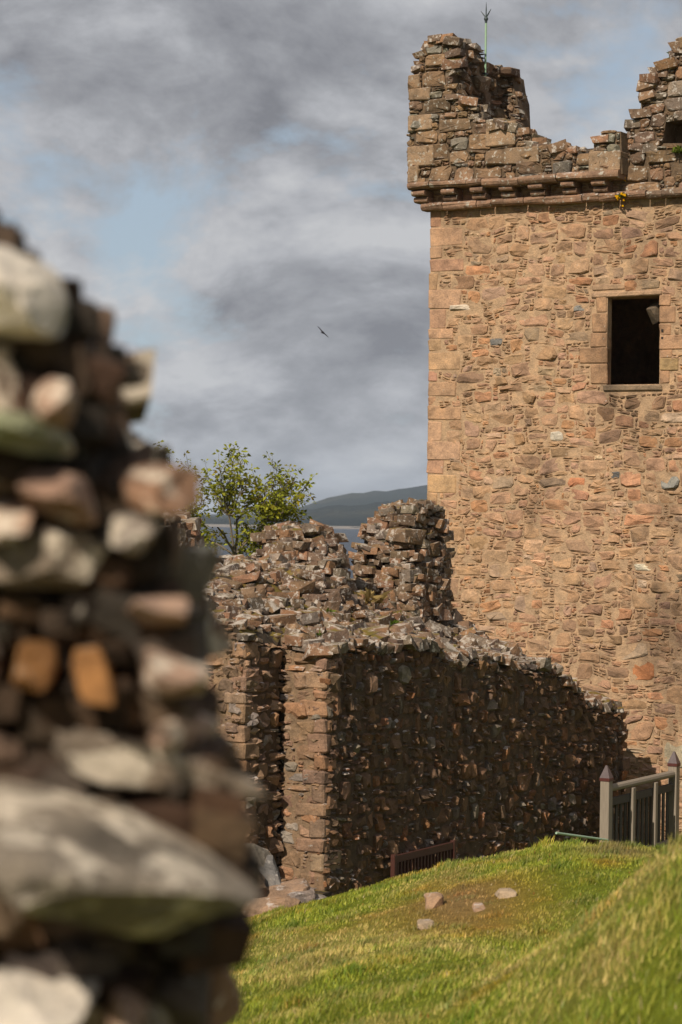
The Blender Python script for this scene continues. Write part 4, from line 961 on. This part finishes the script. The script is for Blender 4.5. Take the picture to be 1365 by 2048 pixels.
# ------------------------------------------------------------------ grass blades
def grass():
    r = np.random.default_rng(17); Vs, Fs, Cs = [], [], []
    N = 360000
    y = np.sqrt(r.uniform(7.0 ** 2, 27.0 ** 2, N)); x = y * r.uniform(-.24, .36, N)
    keep = r.random(N) < np.clip(1.25 - y / 40, .3, 1); x, y = x[keep], y[keep]
    dry, moss, bare = turf(x, y); keep = r.random(len(x)) > bare * .75 + moss * .2; x, y = x[keep], y[keep]; dry = dry[keep]; moss = moss[keep]; n = len(x)
    tc = 260; ty = np.sqrt(r.uniform(7.5 ** 2, 24.0 ** 2, tc)); tx = ty * r.uniform(-.10, .20, tc); nb_ = 70    # coarser tufts
    x = np.concatenate([x, np.repeat(tx, nb_) + r.normal(0, .05, tc * nb_)]); y = np.concatenate([y, np.repeat(ty, nb_) + r.normal(0, .06, tc * nb_)])
    boost = np.concatenate([np.ones(n), np.repeat(r.uniform(1.3, 2.3, tc), nb_)]); hue = np.concatenate([np.ones((n, 3)), np.repeat(np.array([(.62, .78, .7), (1.15, 1.0, .9), (.8, .85, .8)])[r.integers(0, 3, tc)], nb_, 0)])
    dry, moss, bare = turf(x, y); n = len(x)
    z = ground_z(x, y) - .004
    clump = np.clip(fbm(x * 2.4, y * 2.4, 71) + .35, 0, 1.2); tall = sstep(12.5, 8.5, y) * np.clip(fbm(x * 1.1, y * .9, 73) + .5, 0, 1)
    h = (.020 + .036 * clump * r.uniform(.5, 1.3, n) + .085 * tall * r.uniform(.2, 1.2, n)) * (1 - .45 * moss) * boost
    w = r.uniform(.0022, .0042, n) * (.75 + y / 28)
    a = r.uniform(0, 2 * math.pi, n); lean = r.uniform(.15, .75, n); la = np.where(r.random(n) < .6, .5 + r.normal(0, .6, n), r.uniform(0, 6.28, n))
    sx, sy = np.cos(a) * w, np.sin(a) * w; lx, ly = np.cos(la) * lean * h, np.sin(la) * lean * h
    b = np.stack([x, y, z], 1); s = np.stack([sx, sy, 0 * x], 1); m = b + np.stack([lx * .35, ly * .35, h * .55], 1); t = b + np.stack([lx, ly, h], 1)
    V = np.stack([b - s, b + s, m + s * .7, m - s * .7, t], 1).reshape(-1, 3)
    i0 = np.arange(n) * 5
    quad = np.stack([i0, i0 + 1, i0 + 2, i0 + 3], 1); tri = np.stack([i0 + 3, i0 + 2, i0 + 4], 1)
    me = bpy.data.meshes.new('grass'); me.vertices.add(len(V)); me.vertices.foreach_set('co', V.ravel())
    loops = np.concatenate([quad.ravel(), tri.ravel()]); me.loops.add(len(loops)); me.loops.foreach_set('vertex_index', loops)
    me.polygons.add(2 * n); me.polygons.foreach_set('loop_start', np.concatenate([np.arange(n) * 4, 4 * n + np.arange(n) * 3]))
    me.update(calc_edges=True)
    c = turf_col(x, y, r.uniform(0, 1, n)) * r.uniform(.75, 1.3, (n, 1)) * hue * (1.16 + .7 * np.clip(fbm(x * 4.5, y * 2.6, 75), -.5, .4))[:, None]
    far = r.random(n) < .012; c[far] = (.42, .33, .16); c[r.random(n) < .004] = (.30, .13, .03)
    set_tint(me, np.repeat(c, 5, 0))
    m_, nt, out = M_new('grass_blade'); q = NT(nt); at = q.N('ShaderNodeAttribute'); at.attribute_name = 'tint'
    d = q.N('ShaderNodeBsdfPrincipled'); d.inputs['Roughness'].default_value = .55; d.inputs['Specular IOR Level'].default_value = .3; tr = q.N('ShaderNodeBsdfTranslucent')
    q.L(at.outputs['Color'], d.inputs['Base Color']); q.L(at.outputs['Color'], tr.inputs[0]); mx = q.N('ShaderNodeMixShader'); mx.inputs[0].default_value = .3
    q.L(d.outputs[0], mx.inputs[1]); q.L(tr.outputs[0], mx.inputs[2]); q.L(mx.outputs[0], out.inputs[0]); me.materials.append(m_)
    o = bpy.data.objects.new('grass', me); COL.objects.link(o); o['kind'] = 'stuff'; o['label'] = 'short green and straw coloured grass on the mound'; o['category'] = 'grass'
    print('blades', n)
grass()

# ------------------------------------------------------------------ haze over the loch
hz = new_obj('haze', *box_axes((0, 3000, 60), (10000, 0, 0), (0, 8000, 0), (0, 0, 90)), bpy.data.materials.new('haze_air'))
hm = hz.data.materials[0]; hm.use_nodes = True; nt = hm.node_tree; nt.nodes.clear()
o_ = nt.nodes.new('ShaderNodeOutputMaterial'); pv = nt.nodes.new('ShaderNodeVolumePrincipled'); pv.inputs['Color'].default_value = (.72, .84, 1.0, 1); pv.inputs['Density'].default_value = 0.00008; pv.inputs['Anisotropy'].default_value = 0.0
nt.links.new(pv.outputs[0], o_.inputs['Volume']); hz['kind'] = 'stuff'; hz['label'] = 'thin blue air over the loch'; hz['category'] = 'haze'

# ------------------------------------------------------------------ lift and tidy
for o in SC.objects:
    if o.parent is None: o.location.z += LIFT
    if '_at' in o: del o['_at']
